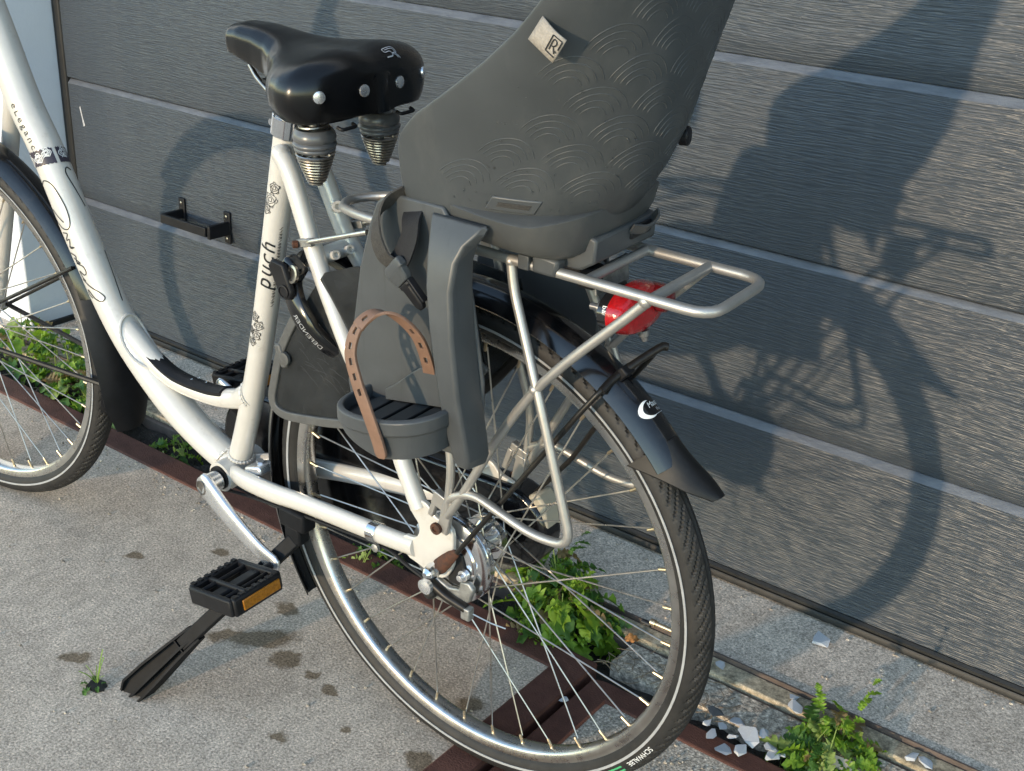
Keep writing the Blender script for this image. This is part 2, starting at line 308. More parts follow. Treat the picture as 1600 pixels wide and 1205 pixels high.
def text_flat(txt,size,shear=0,step=None,spacing=1.,bold=0):
    """lettering as triangles in a plane: list of (x,y) and faces, x centred"""
    cu=bpy.data.curves.new('t','FONT'); cu.body=txt; cu.size=size; cu.align_x='CENTER'; cu.shear=shear; cu.space_character=spacing; cu.offset=bold; cu.resolution_u=4
    ob=bpy.data.objects.new('t',cu); me=bpy.data.meshes.new_from_object(ob)
    bm=bmesh.new(); bm.from_mesh(me)
    if step:
        for ax in (0,1):
            lo=min(v.co[ax] for v in bm.verts); hi=max(v.co[ax] for v in bm.verts); x=lo+step
            while x<hi:
                c=[0,0,0]; c[ax]=x; nn=[0,0,0]; nn[ax]=1
                bmesh.ops.bisect_plane(bm,geom=bm.verts[:]+bm.edges[:]+bm.faces[:],plane_co=c,plane_no=nn); x+=step
    bm.verts.index_update(); vs=[(v.co.x,v.co.y) for v in bm.verts]; fs=[[v.index for v in f.verts] for f in bm.faces]
    bm.free(); bpy.data.objects.remove(ob); bpy.data.curves.remove(cu); bpy.data.meshes.remove(me); return vs,fs
def text_on(fn,txt,size,name,mt,parent,**k):
    vs,fs=text_flat(txt,size,**k); return MB().add([fn(x,y) for x,y in vs],fs).build(name,mt,parent,sharp=180)
def stroke_on(fn,lines,wd,res=6):
    """drawn lines (2D) laid on a surface function as thin ribbons"""
    mb=MB()
    for L in lines:
        P=smooth([(x,y,0) for x,y in L],res); fr=frames(P,(0,0,1)); A=[];
        for (p,t,a,b) in fr:
            n2=Vector((-t.y,t.x,0)); A.append((p+n2*wd/2,p-n2*wd/2))
        vs=[]; 
        for q0,q1 in A: vs+=[fn(q0.x,q0.y),fn(q1.x,q1.y)]
        mb.add(vs,[(2*i,2*i+1,2*i+3,2*i+2) for i in range(len(A)-1)])
    return mb
def tubemap(path,res,r,D,eps=.0004):
    """surface of a tube: s metres along it, v metres round it from direction D"""
    P=smooth(path,res); L=[0]
    for i in range(1,len(P)): L.append(L[-1]+(P[i]-P[i-1]).length)
    D=Vector(D)
    def fn(s,v):
        i=0
        while i<len(L)-2 and L[i+1]<s: i+=1
        f=(s-L[i])/(L[i+1]-L[i]); p=P[i].lerp(P[i+1],f); 
        t0=(P[min(i+1,len(P)-1)]-P[max(i-1,0)]).normalized(); t1=(P[min(i+2,len(P)-1)]-P[i]).normalized(); t=t0.lerp(t1,f).normalized()
        d=(D-t*D.dot(t)).normalized(); b=t.cross(d); rr=lerpl(r,s/L[-1]) if isinstance(r,(list,tuple)) else r; ph=v/rr
        return p+(d*cos(ph)+b*sin(ph))*(rr+eps)
    fn.length=L[-1]; return fn

# ------------------------------------------------------------------ the setting
def slab(name,x0,x1,y0,y1,z0,z1,mt): return MB().box(((x0+x1)/2,(y0+y1)/2,(z0+z1)/2),(x1-x0,y1-y0,z1-z0)).build(name,mt,None,kind='structure')
g=MB().add([(-400,-400,-.2),(400,-400,-.2),(400,400,-.2),(-400,400,-.2)],[(0,1,2,3)]).build('ground','slab2',kind='structure')
slab('driveway',-14,-.858,-14,-.392,-.12,0,'slab')
slab('driveway_bay',-.744,14,-14,-.404,-.12,-.004,'slab2')
slab('threshold',-4.2,5.,-.197,.35,-.12,.010,'thresh')
slab('mortar_bed',-.79,5.,-.318,-.252,-.12,.0,'rough')
# soil in the drain gap: one uneven strip
mb=MB(); nx,ny=260,8; vs=[]
for i in range(nx+1):
    for j in range(ny+1):
        x=-4.2+i*6.2/nx; y=-.40+j*.215/ny
        vs.append((x,y,-.028+.022*mnoise.noise(Vector((x*14,y*18,0)))+.012*mnoise.noise(Vector((x*50,y*50,3)))))
mb.add(vs,[(i*(ny+1)+j,(i+1)*(ny+1)+j,(i+1)*(ny+1)+j+1,i*(ny+1)+j+1) for i in range(nx) for j in range(ny)]); mb.build('soil_strip','soil',kind='structure')
mb=MB(); mb.add([(-.81,-14,-.03),(-.74,-14,-.03),(-.74,-.33,-.03),(-.81,-.33,-.03)],[(0,1,2,3)]); mb.build('joint_fill','soil',kind='structure')

# rusted edging irons
def iron(name,pts,label,z=.004,d=.055):
    mb=MB(); mb.prism(pts,z-d,z,2); o=mb.build(name,'iron',bevel=.003); tag(o,label,'edging'); return o
iron('edging_iron',[(-4.2,-.392),(-.858,-.392),(-.858,-14),(-.806,-14),(-.802,-.337),(-4.2,-.337)],'long rusted brown edging iron framing the driveway slab under the front wheel')
iron('edging_iron',[(-.794,-14),(-.748,-14),(-.744,-.404),(5,-.404),(5,-.366),(-.768,-.362),(-.79,-.368)],'rusted brown edging iron turning a corner round the pebbly bay beside the rear wheel',z=0.0)
# threshold channel
ch=thing('threshold_channel','tan weathered metal channel running along the front of the grey door threshold','channel',(0,-.2,0))
MB().box((.4,-.022,-.02),(9.2,.038,.052)).build('channel_face','chanmetal',ch,bevel=.003)
MB().box((.4,-.0475,-.029),(9.2,.011,.05)).build('channel_lip','chandark',ch,bevel=.002)
MB().box((.4,-.0005,-.018),(9.2,.003,.062)).build('channel_edge','chandark',ch)

# the sectional garage door
XL,XR=-2.5714,2.2; ZB,HP=.0379,.2886
dr=thing('garage_door','wide anthracite sectional garage door with embossed wood grain and horizontal ribs','garage door',((XL+XR)/2,0,0))
dcx=(XL+XR)/2
NSEG=1
for k in range(8):
    z0=ZB+k*HP; z1=z0+HP; joint=(k%2==1)       # sections meet under every second rib
    prof=[]                                    # (y,z) from the bottom edge up the face
    if k==0: prof=[(.03,z0),(0.,z0),(0,z0+.004)]
    elif joint==False: prof=[(.03,z0+.0015),(.0045,z0+.0015),(.001,z0+.0035),(0,z0+.006)]   # crisp section joint
    else: prof=[(.03,z0+.001),(.0105,z0+.001),(.0085,z0+.006),(.0045,z0+.016),(.0015,z0+.026),(0,z0+.036)]
    if joint: prof+=[(0,z1-.0115),(.0008,z1-.0103),(.0080,z1-.0022),(.011,z1-.001),(.03,z1-.001)]
    else: prof+=[(0,z1-.0118),(.0008,z1-.0106),(.0105,z1-.0012),(.0125,z1-.0004),(.03,z1-.0004)]
    mb=MB(); mb.loft([[(x,y,z) for y,z in prof] for x in (XL-dcx,XR-dcx)]); pn=mb.build('panel','door',dr,sharp=22); pn.data.materials.append(MT['ledge_skylight'])
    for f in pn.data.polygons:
        if f.normal.z>.3 and f.normal.y<-.3 and f.center.z>z1-.02: f.material_index=1  # up-facing ledges take the colour with sky light painted in
mb=MB(); mb.loft([[(x,y,z) for y,z in [(-.006,.0285),(-.006,.0335),(-.002,ZB-.0005),(.03,ZB-.0005),(.03,.0115),(-.004,.0115),(-.0095,.015),(-.0098,.022),(-.007,.0265),(.002,.0268),(.002,.0285)]] for x in (XL-dcx,XR-dcx)]); mb.build('bottom_seal','seal',dr)
MB().box((XL-dcx-.0165,.012,1.17),(.031,.03,2.34)).build('side_seal','seal',dr,bevel=.006)
MB().box((XR-dcx+.0165,.012,1.17),(.031,.03,2.34)).build('side_seal','seal',dr,bevel=.006)
# pull handle
hx=-2.10-dcx
mb=MB()
mb.box((-.008+hx,-.0585,.372),(.15,.007,.021)); 
for sx,zz in ((-.086,.380),(.07,.372)):
    mb.prism([(hx+sx+.003,-.0025),(hx+sx+.011,-.0025),(hx+sx*.98+.009,-.0585),(hx+sx*.98,-.0585)],.372-.0105 if sx<0 else .372-.015,.372+.0105 if sx<0 else .372+.015,2)
hd=mb.build('handle','blackplastic',dr,bevel=.0015)
for sx in (-.079,.072):
    mb=MB(); mb.box((hx+sx,-.0025,.372),(.020,.006,.072)); mb.build('handle_plate','blackplastic',hd,bevel=.002)
    for dz in (-.025,.025): MB().lathe([(0,.0035),(.002,.0032),(.0028,.001)],(hx+sx,-.005,.372+dz),(0,-1,0),10).build('screw','bronze',hd)
# paint chip scratch on the door near its left edge
wallx=-2.604
wl=thing('house_wall','white rendered house wall whose reveal stands left of the garage door','wall',(wallx,0,0))
mb=MB(); mb.prism([(-3.4,.36),(0,.36),(0,-.152),(-3.4,-.152)],-.12,2.95,2); mb.build('wall_pier','wall',wl,bevel=.004)
MB().prism([(XR+.04-wallx,.36),(9,.36),(9,-.152),(XR+.04-wallx,-.152)],-.12,2.95,2).build('wall_pier','wall',wl,bevel=.004)
MB().box((2.42,.104,2.66),(4.83,.512,.58)).build('lintel','wall',wl)
MB().box((.004,-.08,.012),(.012,.13,.02)).build('base_strip','seal',wl,bevel=.002)

# ------------------------------------------------------------------ the bicycle (x back, y to its right, z up from the rear tyre's contact)
LEAN=.0389; BX,BY=-.8303,-.6181
bike=thing('bicycle','pearl white step through city bicycle leaning on its kickstand before the grey garage door','bicycle',(BX,BY,0.002),(LEAN,0,0))
RW=.349
# --- frame
DT=[(-.956,0,.95),(-.924,0,.877),(-.883,0,.781),(-.839,0,.708),(-.774,0,.572),(-.702,0,.453),(-.613,0,.372),(-.54,0,.328),(-.462,0,.298)]
DTR=[.026,.026,.026,.0255,.0255,.0255,.0265,.025,.024]
dt=MB().tube(DT,DTR,28,8,up=(0,1,0)).build('down_tube','paint',bike)
ST=[(-.462,0,.296),(-.42,0,.412),(-.376,0,.559),(-.312,0,.815),(-.303,0,.850)]
st=MB().tube(ST,.0172,28,8,up=(0,1,0)).build('seat_tube','paint',bike)
BR=[(-.700,0,.462),(-.672,0,.443),(-.646,0,.426),(-.612,0,.410),(-.57,0,.402),(-.5,0,.405),(-.45,0,.417),(-.428,0,.428),(-.412,0,.438)]
br=MB().tube(BR,[.018,.018,.0165,.0155,.015,.015,.0155,.018,.020],24,8,up=(0,1,0)).build('brace_tube','paint',bike)
# grip pad on the brace
mb=MB(); P=smooth([(-.668,0,.4475),(-.652,0,.4375),(-.632,0,.4285),(-.6,0,.4165),(-.56,0,.4125),(-.51,0,.415),(-.478,0,.421),(-.470,0,.424)],6); fr=frames(P,(0,1,0)); rings=[]
for i,(p,t,a,b) in enumerate(fr):
    u=i/(len(fr)-1); wd=.0125*min(1,(u/.12)**.5 if u<.12 else 1,((1-u)/.05)**.5 if u>.95 else 1)+.001
    nn=Vector((-t.z,0,t.x)); nn=nn if nn.z>0 else -nn
    rings.append([p+Vector((0,s*wd,0))+nn*(.0065-.35*(abs(s)*wd)**2/.0125) for s in (-1,-.5,0,.5,1)]+[p+Vector((0,s*wd,0))-nn*.004 for s in (1,-1)])
mb.loft(rings); pad=mb.build('grip_pad','blackplastic',bike)
mb=MB()
for i,(x,y) in enumerate([(-.62,-.004),(-.6,.006),(-.585,-.002),(-.57,.004),(-.545,-.005),(-.54,.005),(-.52,.002),(-.5,-.004),(-.489,.005),(-.63,.003)]): mb.sphere((x,y,.4185 if x<-.55 else .4215),.0016,8,4,(1.2,1.2,.6))
mb.build('water_drops','drop',bike,kind='stuff')
# head tube, stem, bars
HA=Vector((-.40,0,-.917)).normalized(); H0=Vector((-.945,0,.965))
MB().tube([H0+HA*-.03,H0+HA*.135],.0205,24).build('head_tube','paint',bike)
MB().tube([H0-HA*.055,H0-HA*.028],.0225,24).build('headset_cup','blackplastic',bike,bevel=.003)
MB().tube(fillet([H0-HA*.05,H0-HA*.24,H0-HA*.25+Vector((-.09,0,.03))],.03),.0135,16).build('stem','blackgloss',bike)
hb=H0-HA*.25+Vector((-.09,0,.03))
mb=MB(); mb.tube(fillet([hb+Vector(v) for v in ((.17,-.3,.02),(.03,-.27,.03),(0,-.1,.01),(0,.1,.01),(.03,.27,.03),(.17,.3,.02))],.07),.011,14); bars=mb.build('handlebar','silver',bike)
for s in(-1,1): MB().tube([hb+Vector((.19,s*.305,.019)),hb+Vector((.06,s*.277,.028))],.0165,16).build('handle_grip','blackplastic',bars,bevel=.003)
# bottom bracket
bb=MB().lathe([(-.037,.0215),(-.037,.0235),(.037,.0235),(.037,.0215)],(-.458,0,.297),(0,1,0),28).build('bottom_bracket','paint',bike)
MB().lathe([(0,.0185),(.004,.0185),(.004,.012)],(-.458,-.037,.297),(0,-1,0),24).build('bearing_ring','blackplastic',bb)
# stays
def stay(side):
    s=side
    ss=[(-.296,s*.022,.818),(-.276,s*.025,.795),(-.239,s*.030,.71),(-.199,s*.040,.646),(-.149,s*.050,.575),(-.085,s*.0585,.505),(-.058,s*.063,.462),(-.036,s*.066,.425)]
    o=MB().tube(ss,[.012,.0125,.012,.0115,.0115,.011,.0115,.012],20,6,up=(0,1,0)).build('seat_stay','paint',bike)
    MB().sphere((-.296,s*.0215,.818),.0128,14,8).build('stay_cap','weld',o)
    cs=[(-.445,s*.022,.302),(-.396,s*.036,.312),(-.33,s*.045,.322),(-.258,s*.0505,.334),(-.114,s*.062,.353),(-.044,s*.066,.362)]
    c=MB().tube(cs,[.0125,.0135,.0135,.0125,.0125,.012],20,6,up=(0,1,0),ell=(.85,1.1)).build('chain_stay','paint',bike)
    dp=[(p.x,p.y) for p in smooth([(x,z,0) for x,z in [(-.06,.350),(-.062,.374),(-.044,.378),(-.036,.388),(-.036,.402),(-.046,.414),(-.053,.428),(-.040,.438),(-.022,.437),(-.008,.424),(.012,.419),(.020,.41),(.021,.39),(.020,.362),(.008,.340),(-.012,.334),(-.034,.340),(-.052,.344)]],3)]
    MB().prism(dp,s*.066-.0035,s*.066+.0035).build('dropout','paint',bike,bevel=.0015)
    return o,c
ssL,csL=stay(-1); ssR,csR=stay(1)
MB().tube([(-.236,-.032,.697),(-.236,.032,.697)],.0115,18).build('stay_bridge','paint',bike)
for y in(-.012,.014): MB().lathe([(0,.006),(.016,.006),(.016,.0035),(.012,.0032)],(-.228,y,.697),(.85,-.2,.35),14).build('bridge_boss','paint',bike)
MB().lathe([(0,.0075),(.03,.0075),(.03,.004),(.026,.0035)],(-.262,.03,.742),(.75,-.45,.35),14).build('bridge_boss','paint',bike)
# welds where tubes meet: ridged beads
def bead(c,axis,r,sq=1.,n=46,tilt=None,th=.0024,name='weld_bead'):
    ax=Vector(axis).normalized(); a=ax.orthogonal().normalized() if tilt is None else Vector(tilt).normalized(); b=ax.cross(a); c=Vector(c)
    P=[c+a*(cos(2*PI*i/n)*r)+b*(sin(2*PI*i/n)*r*sq) for i in range(n+1)]
    return MB().tube(P,[th*(1.25 if i%2 else .75) for i in range(n+1)],7,cap=False).build(name,'weld',bike)
# bead where the brace sits on the big tube
def on_dt(s,v): return fnDT(s,v)
fnDT=tubemap(DT,8,DTR,(0,-1,0))
def sDT(q):      # arc length of the nearest point on the big tube
    P=smooth(DT,8); L=0; best=(9,0)
    for i in range(1,len(P)):
        d=(P[i]-Vector(q)).length; L+=(P[i]-P[i-1]).length
        if d<best[0]: best=(d,L)
    return best[1]
P=[]
s0=sDT((-.675,0,.425)); n=60
for i in range(n+1):
    a=2*PI*i/n; P.append(fnDT(s0+.052*cos(a),-.026*PI/2+.0285*sin(a)))
MB().tube(P,[.0026*(1.12 if i%2 else .88) for i in range(n+1)],7,cap=False).build('weld_bead','weld',bike)
bead((-.416,0,.436),(.9,0,.42),.0195); bead((-.451,0,.322),(.3,0,.95),.0185); bead((-.483,0,.308),(-.85,0,.5),.0245)
bead((-.448,-.022,.302),(.96,-.2,.2),.0135); 
# seat clamp and post
MB().lathe([(-.014,.0195),(-.012,.0215),(.012,.0215),(.014,.019)],(-.303,0,.850),(.24,0,.97),24).build('seat_clamp','chrome',bike)
MB().tube([(-.322,-.012,.852),(-.322,.012,.852)],.0045,10).build('clamp_bolt','chrome',bike)
MB().tube([(-.303,0,.85),(-.293,0,.893)],.0135,20).build('seat_post','alloy',bike)
# --- print on the frame
fnST=tubemap(ST,8,.0172,(-.15,-1,0)); LS=fnST.length
def sST(q):
    P=smooth(ST,8); L=0; best=(9,0)
    for i in range(1,len(P)):
        d=(P[i]-Vector(q)).length; L+=(P[i]-P[i-1]).length
        if d<best[0]: best=(d,L)
    return best[1]
sa=sST((-.358,0,.655))
text_on(lambda x,y: fnST(sa+x,-(y-.0175)),'puch',.032,'lettering','ink',st,shear=.25,step=.0025,bold=.0001,spacing=1.2)
rr=random.Random(3); L=[]
for i in range(26):       # the little row of scribbled ornament beside the name
    u=sa-.062+i*.0048; k=rr.random(); h=.0045
    L.append([(u,.0205),(u+.001,.0205+h*(.4+.6*k)),(u+.0025,.021+h*(1-k)*.5),(u+.0035,.0205+h)])
    if k>.4: L.append([(u+.002,.0203),(u+.0032,.0215+h*k*.5),(u+.0018,.0205+h)])
for cs,cv,r in ((sa+.083,-.002,.0065),(sa+.098,.003,.0085),(sa+.116,.0075,.0065),(sa-.085,.0,.006),(sa-.096,.0075,.0066),(sa-.109,-.0035,.0045),(sa-.113,.0055,.0068),(sa-.126,.001,.0055)):
    for q in (1,.66,.34):
        L.append([(cs+r*q*cos(a)*(1+.12*sin(3*a+q*5)),cv+r*q*sin(a)*(1+.15*cos(4*a+q*9))) for a in [2*PI*j/12 for j in range(13)]])
    for j in range(5):
        a=j*1.256+cs*50; L.append([(cs+r*1.0*cos(a),cv+r*1.0*sin(a)),(cs+r*1.35*cos(a+.25),cv+r*1.3*sin(a+.25)),(cs+r*1.1*cos(a+.7),cv+r*1.1*sin(a+.7))])
stroke_on(lambda x,y: fnST(x,y),L,.0008,4).build('ornament','ink',st,sharp=180,kind='stuff')
se=sDT((-.862,0,.745))
text_on(lambda x,y: fnDT(se+x,-(y+.003)-.001),'eLegance',.0165,'lettering','ink',dt,step=.003,spacing=1.45)
# printed band round the big tube
sb=sDT((-.836,0,.702)); 
mb=MB(); N=26
for (v0,v1) in ((-.0335,.024),(-.066,-.0385)):
    vs=[]; 
    for i in range(N+1):
        v=v0+(v1-v0)*i/N; j=.0012*sin(i*2.3)
        vs+=[fnDT(sb-.011+j-.12*(v+.01),v),fnDT(sb+.012+j*.6-.12*(v+.01),v)]
    mb.add(vs,[(2*i,2*i+1,2*i+3,2*i+2) for i in range(N)])
mb.build('printed_band','plum',dt,sharp=180)
fnDT2=tubemap(DT,8,DTR,(0,-1,0),.0008)
L=[]
for cs,cv,r in ((sb,.011,.009),(sb+.001,-.009,.007),(sb-.003,-.024,.006),(sb+.002,-.050,.008)):
    for q in (1,.7,.42): L.append([(cs+r*q*cos(a)*(1+.2*sin(3*a+q*4)),cv+r*q*sin(a)*(1+.2*cos(4*a))) for a in [2*PI*j/14 for j in range(15)]])
    L.append([(cs-r,cv+.004),(cs-r*.2,cv-.002),(cs+r*.9,cv+.006)])
stroke_on(fnDT2,L,.0009,4).build('ornament','white',dt,sharp=180,kind='stuff')
# flowing script word along the tube (x along the tube, y across)
s1=sDT((-.775,0,.575))
D_=[[(-.108,.018),(-.112,.010),(-.106,.001),(-.09,-.004),(-.065,-.007),(-.045,-.005),(-.036,.001),(-.040,.010),(-.055,.018),(-.072,.020)],   # D bowl
    [(-.070,.016),(-.058,.010),(-.047,.004)],
    [(-.034,.014),(-.030,.006),(-.022,.0125),(-.021,.006),(-.010,.011),(-.008,.004),(-.012,.012)],
    [(-.004,.017),(.004,.008),(.012,.011),(.016,.005),(.005,.013)],
    [(.014,.012),(.022,.003),(.032,.002),(.034,.007),(.026,.013),(.036,.012),(.043,.009)],
    [(.038,.014),(.052,.006),(.066,-.004),(.076,-.008),(.080,-.002),(.072,.006),(.056,.012),(.062,.014),(.070,.010)],
    [(-.115,-.034),(-.12,-.028),(-.112,-.024),(-.09,-.028),(-.06,-.034)],[(.01,-.037),(.04,-.034),(.065,-.031),(.09,-.028)]]
stroke_on(lambda x,y: fnDT(s1+x*1.05,y*1.15-.012),D_,.0017,7).build('script_lettering','ink',dt,sharp=180)
# --- wheels: rim, tyre, spokes and hub are shared mesh data
def tyre_mesh():
    na,npr=1440,48; vs=[]; fs=[]; a_,b_=.0205,.0205; rc=.3285
    # profile angle: 0 = outermost, +-150 deg = bead
    pr=[(-150+300*j/(npr-1)) for j in range(npr)]
    for i in range(na):
        t=2*PI*i/na; ct,s_=cos(t),sin(t)
        for j,ph in enumerate(pr):
            p=R(ph); r=rc+b_*cos(p); y=a_*sin(p); d=0.
            if abs(ph)<63:
                q=(i*120/na)%1.0
                # slanted grooves on the shoulder, a wavy centre sipe
                sh=abs(ph)
                if sh>11:
                    u=(q+ (sh-11)/52*1.9 + (.5 if ph<0 else 0))%1.0
                    if u<.26: d=.0019*min(1,(sh-11)/8)*min(1,(63-sh)/6+.1)
                elif sh<3.5: d=.0012
            if 63<=abs(ph)<67: d=.0006
            k=1-d/rc; n_r=cos(p); n_y=sin(p)
            r-=d*n_r; y-=d*n_y
            vs.append((r*ct,y,r*s_))
    for i in range(na):
        k=(i+1)%na
        for j in range(npr-1): fs.append((i*npr+j,i*npr+j+1,k*npr+j+1,k*npr+j))
    return MB().add(vs,fs).mesh('tyre','rubber',sharp=28,merge=False)
ME_TYRE=tyre_mesh()
mb=MB(); mb.ring([(.3238,-.0215),(.3270,-.0220),(.3271,-.0213),(.3239,-.0206)],(0,0,0),144); mb.ring([(.3238,.0215),(.3270,.0220),(.3271,.0213),(.3239,.0206)],(0,0,0),144); 
ME_BAND=mb.mesh('reflective_band','reflex')
mb=MB(); mb.ring([(.3165,-.0125),(.3155,-.0140),(.3035,-.0132),(.3005,-.0108),(.2985,-.006),(.298,0),(.2985,.006),(.3005,.0108),(.3035,.0132),(.3155,.0140),(.3165,.0125),(.309,.008),(.309,-.008)],(0,0,0),160); ME_RIM=mb.mesh('rim','rim',sharp=50)
def spoke_mesh(rf,yf,turn):
    """from the hub flange (radius rf, side yf) to the rim, leaning by turn"""
    A=Vector((rf*cos(turn),yf,rf*sin(turn))); B=Vector((.288,yf*.06,0)); C=Vector((.302,yf*.02,0)); m=MB(); m.tube([A,B],.00112,7); return m.mesh('spoke','spoke'),(B,C)
def nipple_mesh(B,C):
    d=(C-B).normalized(); return MB().lathe([(0,.0015),(.002,.0021),(.011,.0021),(.013,.0026),(.018,.0026)],B-d*.004,d,8).mesh('nipple','brass')
def wheel(name,rf_l,rf_r,yl,yr,label=None,rot=0):
    rim=link(name,ME_RIM,bike); 
    link('tyre',ME_TYRE,rim); link('reflective_band',ME_BAND,rim)
    kinds=[]
    for (rf,yf) in ((rf_l,yl),(rf_r,yr)):
        for tn in (1,-1): kinds.append(spoke_mesh(rf,yf,R(62)*tn))
    nip=nipple_mesh(*kinds[0][1])
    for k in range(36):
        kd=[0,2,1,3][k%4]; me,(B,C)=kinds[kd]
        o=link('spoke',me,rim); o.rotation_euler=(0,2*PI*k/36+R(rot),0)
        o=link('nipple',nip,rim); o.rotation_euler=(0,2*PI*k/36+R(rot),0)
    return rim
rear=wheel('rear_wheel',.050,.029,-.030,.030,rot=3); rear.location=(0,0,RW)
front=wheel('front_wheel',.031,.031,-.033,.033,rot=1); STEER=R(6.9); FC=Vector((-1.1665,0,RW)); front.location=FC; front.rotation_euler=(0,0,STEER)
HC=(0,0,.3555)        # rear axle line, dropped a little forward in its slots
# rear hub with roller brake
mb=MB(); mb.lathe([(-.034,.018),(-.034,.053),(-.031,.053),(-.030,.024),(-.012,.020),(.012,.020),(.026,.024),(.027,.033),(.030,.033),(.030,.018)],(0,0,0),(0,1,0),40); mb.build('hub','chrome',rear,sharp=30)
bk=MB().lathe([(-.0355,.03),(-.0355,.0605),(-.0385,.0625),(-.042,.0625),(-.043,.0595),(-.0465,.0595),(-.0475,.062),(-.051,.0615),(-.053,.057),(-.0545,.0505),(-.0545,.046),(-.0575,.0445),(-.059,.040),(-.0595,.012)],HC,(0,1,0),64).build('roller_brake','chrome',bike,sharp=25)
mb=MB(); pts=[(-.035,.325),(-.030,.306),(-.012,.299),(.012,.299),(.03,.304),(.046,.318),(.052,.338),(.045,.346),(.031,.343),(.028,.330),(.012,.326),(-.008,.332),(-.018,.338)]
mb.prism(pts,-.0685,-.0605); mb.build('brake_arm_plate','dull',bike,bevel=.002)
MB().prism([(.008,.33),(.03,.332),(.036,.352),(.028,.376),(.012,.378),(.016,.358),(.006,.352)],-.0625,-.0598).build('brake_cavity','ink',bike)
MB().lathe([(0,.0075),(.006,.0075),(.0065,.0045),(.013,.0045),(.0135,.003)],(.034,-.061,.352),(0,-1,0),16).build('brake_bolt','alloy',bike)
mb=MB(); mb.tube([(-.012,-.074,.327),(.012,-.073,.316),(.045,-.072,.310)],.0065,12,5); arm=mb.build('brake_lever','stay',bike)
MB().lathe([(0,.0105),(.006,.0105),(.007,.0065),(.008,.0035)],(-.014,-.079,.324),(0,-1,0),16).build('pinch_bolt','alloy',arm); MB().sphere((-.012,-.075,.312),.0095,12,8).build('cable_end','rubber',arm)
MB().box((.046,-.072,.305),(.014,.012,.018)).build('anchor','dull',arm,bevel=.002)
# axle nut, washer, rusty stay eye
MB().lathe([(0,.0085),(.008,.0105),(.012,.0105),(.022,.0078),(.026,.004)],(HC[0],-.0735,HC[2]),(0,-1,0),12).build('axle_nut','chrome',bike,sharp=25)
MB().lathe([(0,.0085),(.008,.0105),(.012,.0105),(.022,.0078),(.026,.004)],(HC[0],.0735,HC[2]),(0,1,0),12).build('axle_nut','chrome',bike,sharp=25)
mb=MB(); mb.tube([(-.002,-.0775,.352),(.006,-.0775,.361),(.016,-.0775,.373),(.026,-.0775,.385),(.034,-.0775,.393)],[.0085,.0105,.0095,.0075,.0045],12,4,ell=(1,.5),up=(1,0,-.8)); mb.build('stay_eye','rust',bike)
# mudguard stay: dark rod bent over the guard
SP=fillet([(.034,-.0775,.393),(.086,-.073,.472),(.181,-.046,.622),(.199,-.036,.650),(.2065,-.006,.6655),(.2235,.030,.6795),(.2215,.036,.676),(.196,.038,.640),(.1,.066,.485),(.010,.080,.37)],.008,3)
mst=MB().tube(SP,.0033,10).build('mudguard_stay','stay',bike)
MB().box((.2085,-.002,.6645),(.016,.018,.012),Matrix.Rotation(R(-52),3,'Y')).build('stay_clip','blackplastic',mst,bevel=.002)
MB().tube([(.2005,-.034,.651),(.2055,-.010,.663),(.2275,.036,.6855),(.2335,.0445,.686)],.0048,10,4).build('stay_sleeve','stay',mst)
# tyre lettering
def tyre_fn(rim_r,y,a0):
    def f(x,yy):
        rr_=rim_r+yy; a=a0+x/rim_r
        return Vector((rr_*cos(a),y-.0015*0+(.55*(yy-.004) if yy>0 else 0)*.9,rr_*sin(a)))
    return f
def sidewall(a0):
    def f(x,yy):      # follows the tyre's side outward from the band; yy metres outward
        p=R(-93)+yy/.0205; r=.3285+.0209*cos(p); y=.0209*sin(p); a=a0+x/r
        return Vector((r*cos(a),y,r*sin(a)))
    return f
# letters read with their feet toward the hub
f=sidewall(R(-33.5))
text_on(lambda x,y: f(-x,.0042+y),'SCHWALBE',.0102,'tyre_lettering','white',rear,step=.003,spacing=1.02)
mb=MB(); vs=[]
for i in range(9):
    for yy in (.0035,.0125): vs.append(f(-.039-i*.0035,yy))
mb.add(vs,[(2*i,2*i+1,2*i+3,2*i+2) for i in range(8)]).build('tyre_label','green',rear)
# valve
mb=MB(); mb.lathe([(0,.0036),(.004,.0036),(.0045,.0029),(.026,.0029),(.0262,.0042),(.033,.0042)],(.300,0,0),(-1,0,0),14); vv=mb.build('valve','brass',rear); vv.rotation_euler=(0,R(-1),0)
MB().lathe([(0,.0034),(.012,.0034),(.0125,.0028)],(.2672,0,0),(-1,0,0),14).build('valve_cap','ink',rear)
# --- rear mudguard
def guard_prof(r,hw,dep):
    out=[]; N=12
    for i in range(N+1):
        a=-1+2*i/N; out.append((r-dep*abs(a)**2.6,hw*a))
    inn=[(q-.0016,y*.965) for q,y in reversed(out)]
    return out+inn
rg=MB().ring(guard_prof(.3745,.0285,.021),(0,0,RW),90,R(39),R(214)).build('rear_mudguard','blackgloss',bike,sharp=50)
mb=MB(); rings=[]          # rubber flap at the tail
for i in range(15):
    u=i/14; a=R(43-11.8*u); k=.0008+.022*u**1.8; hw=.0300-.009*u-.05*max(0,u-.7)**1.3; ring=[]; dep=.046*(1-u)**1.25+.007
    for j in range(13):
        q=-1+2*j/12; ring.append(((.3762+k-dep*abs(q)**2.6),hw*q))
    ring=ring+[(r_-.0025,y*.97) for r_,y in reversed(ring)]
    rings.append([Vector((r_*cos(a),y,RW+r_*sin(a))) for r_,y in ring])
mb.loft(rings); mb.build('mud_flap','flap',bike)
MB().sphere((0,0,0),.004,10,6).build('mudguard_rivet','dull',rg).location=(.3748*cos(R(203)),-.018,RW+.371*sin(R(203)))
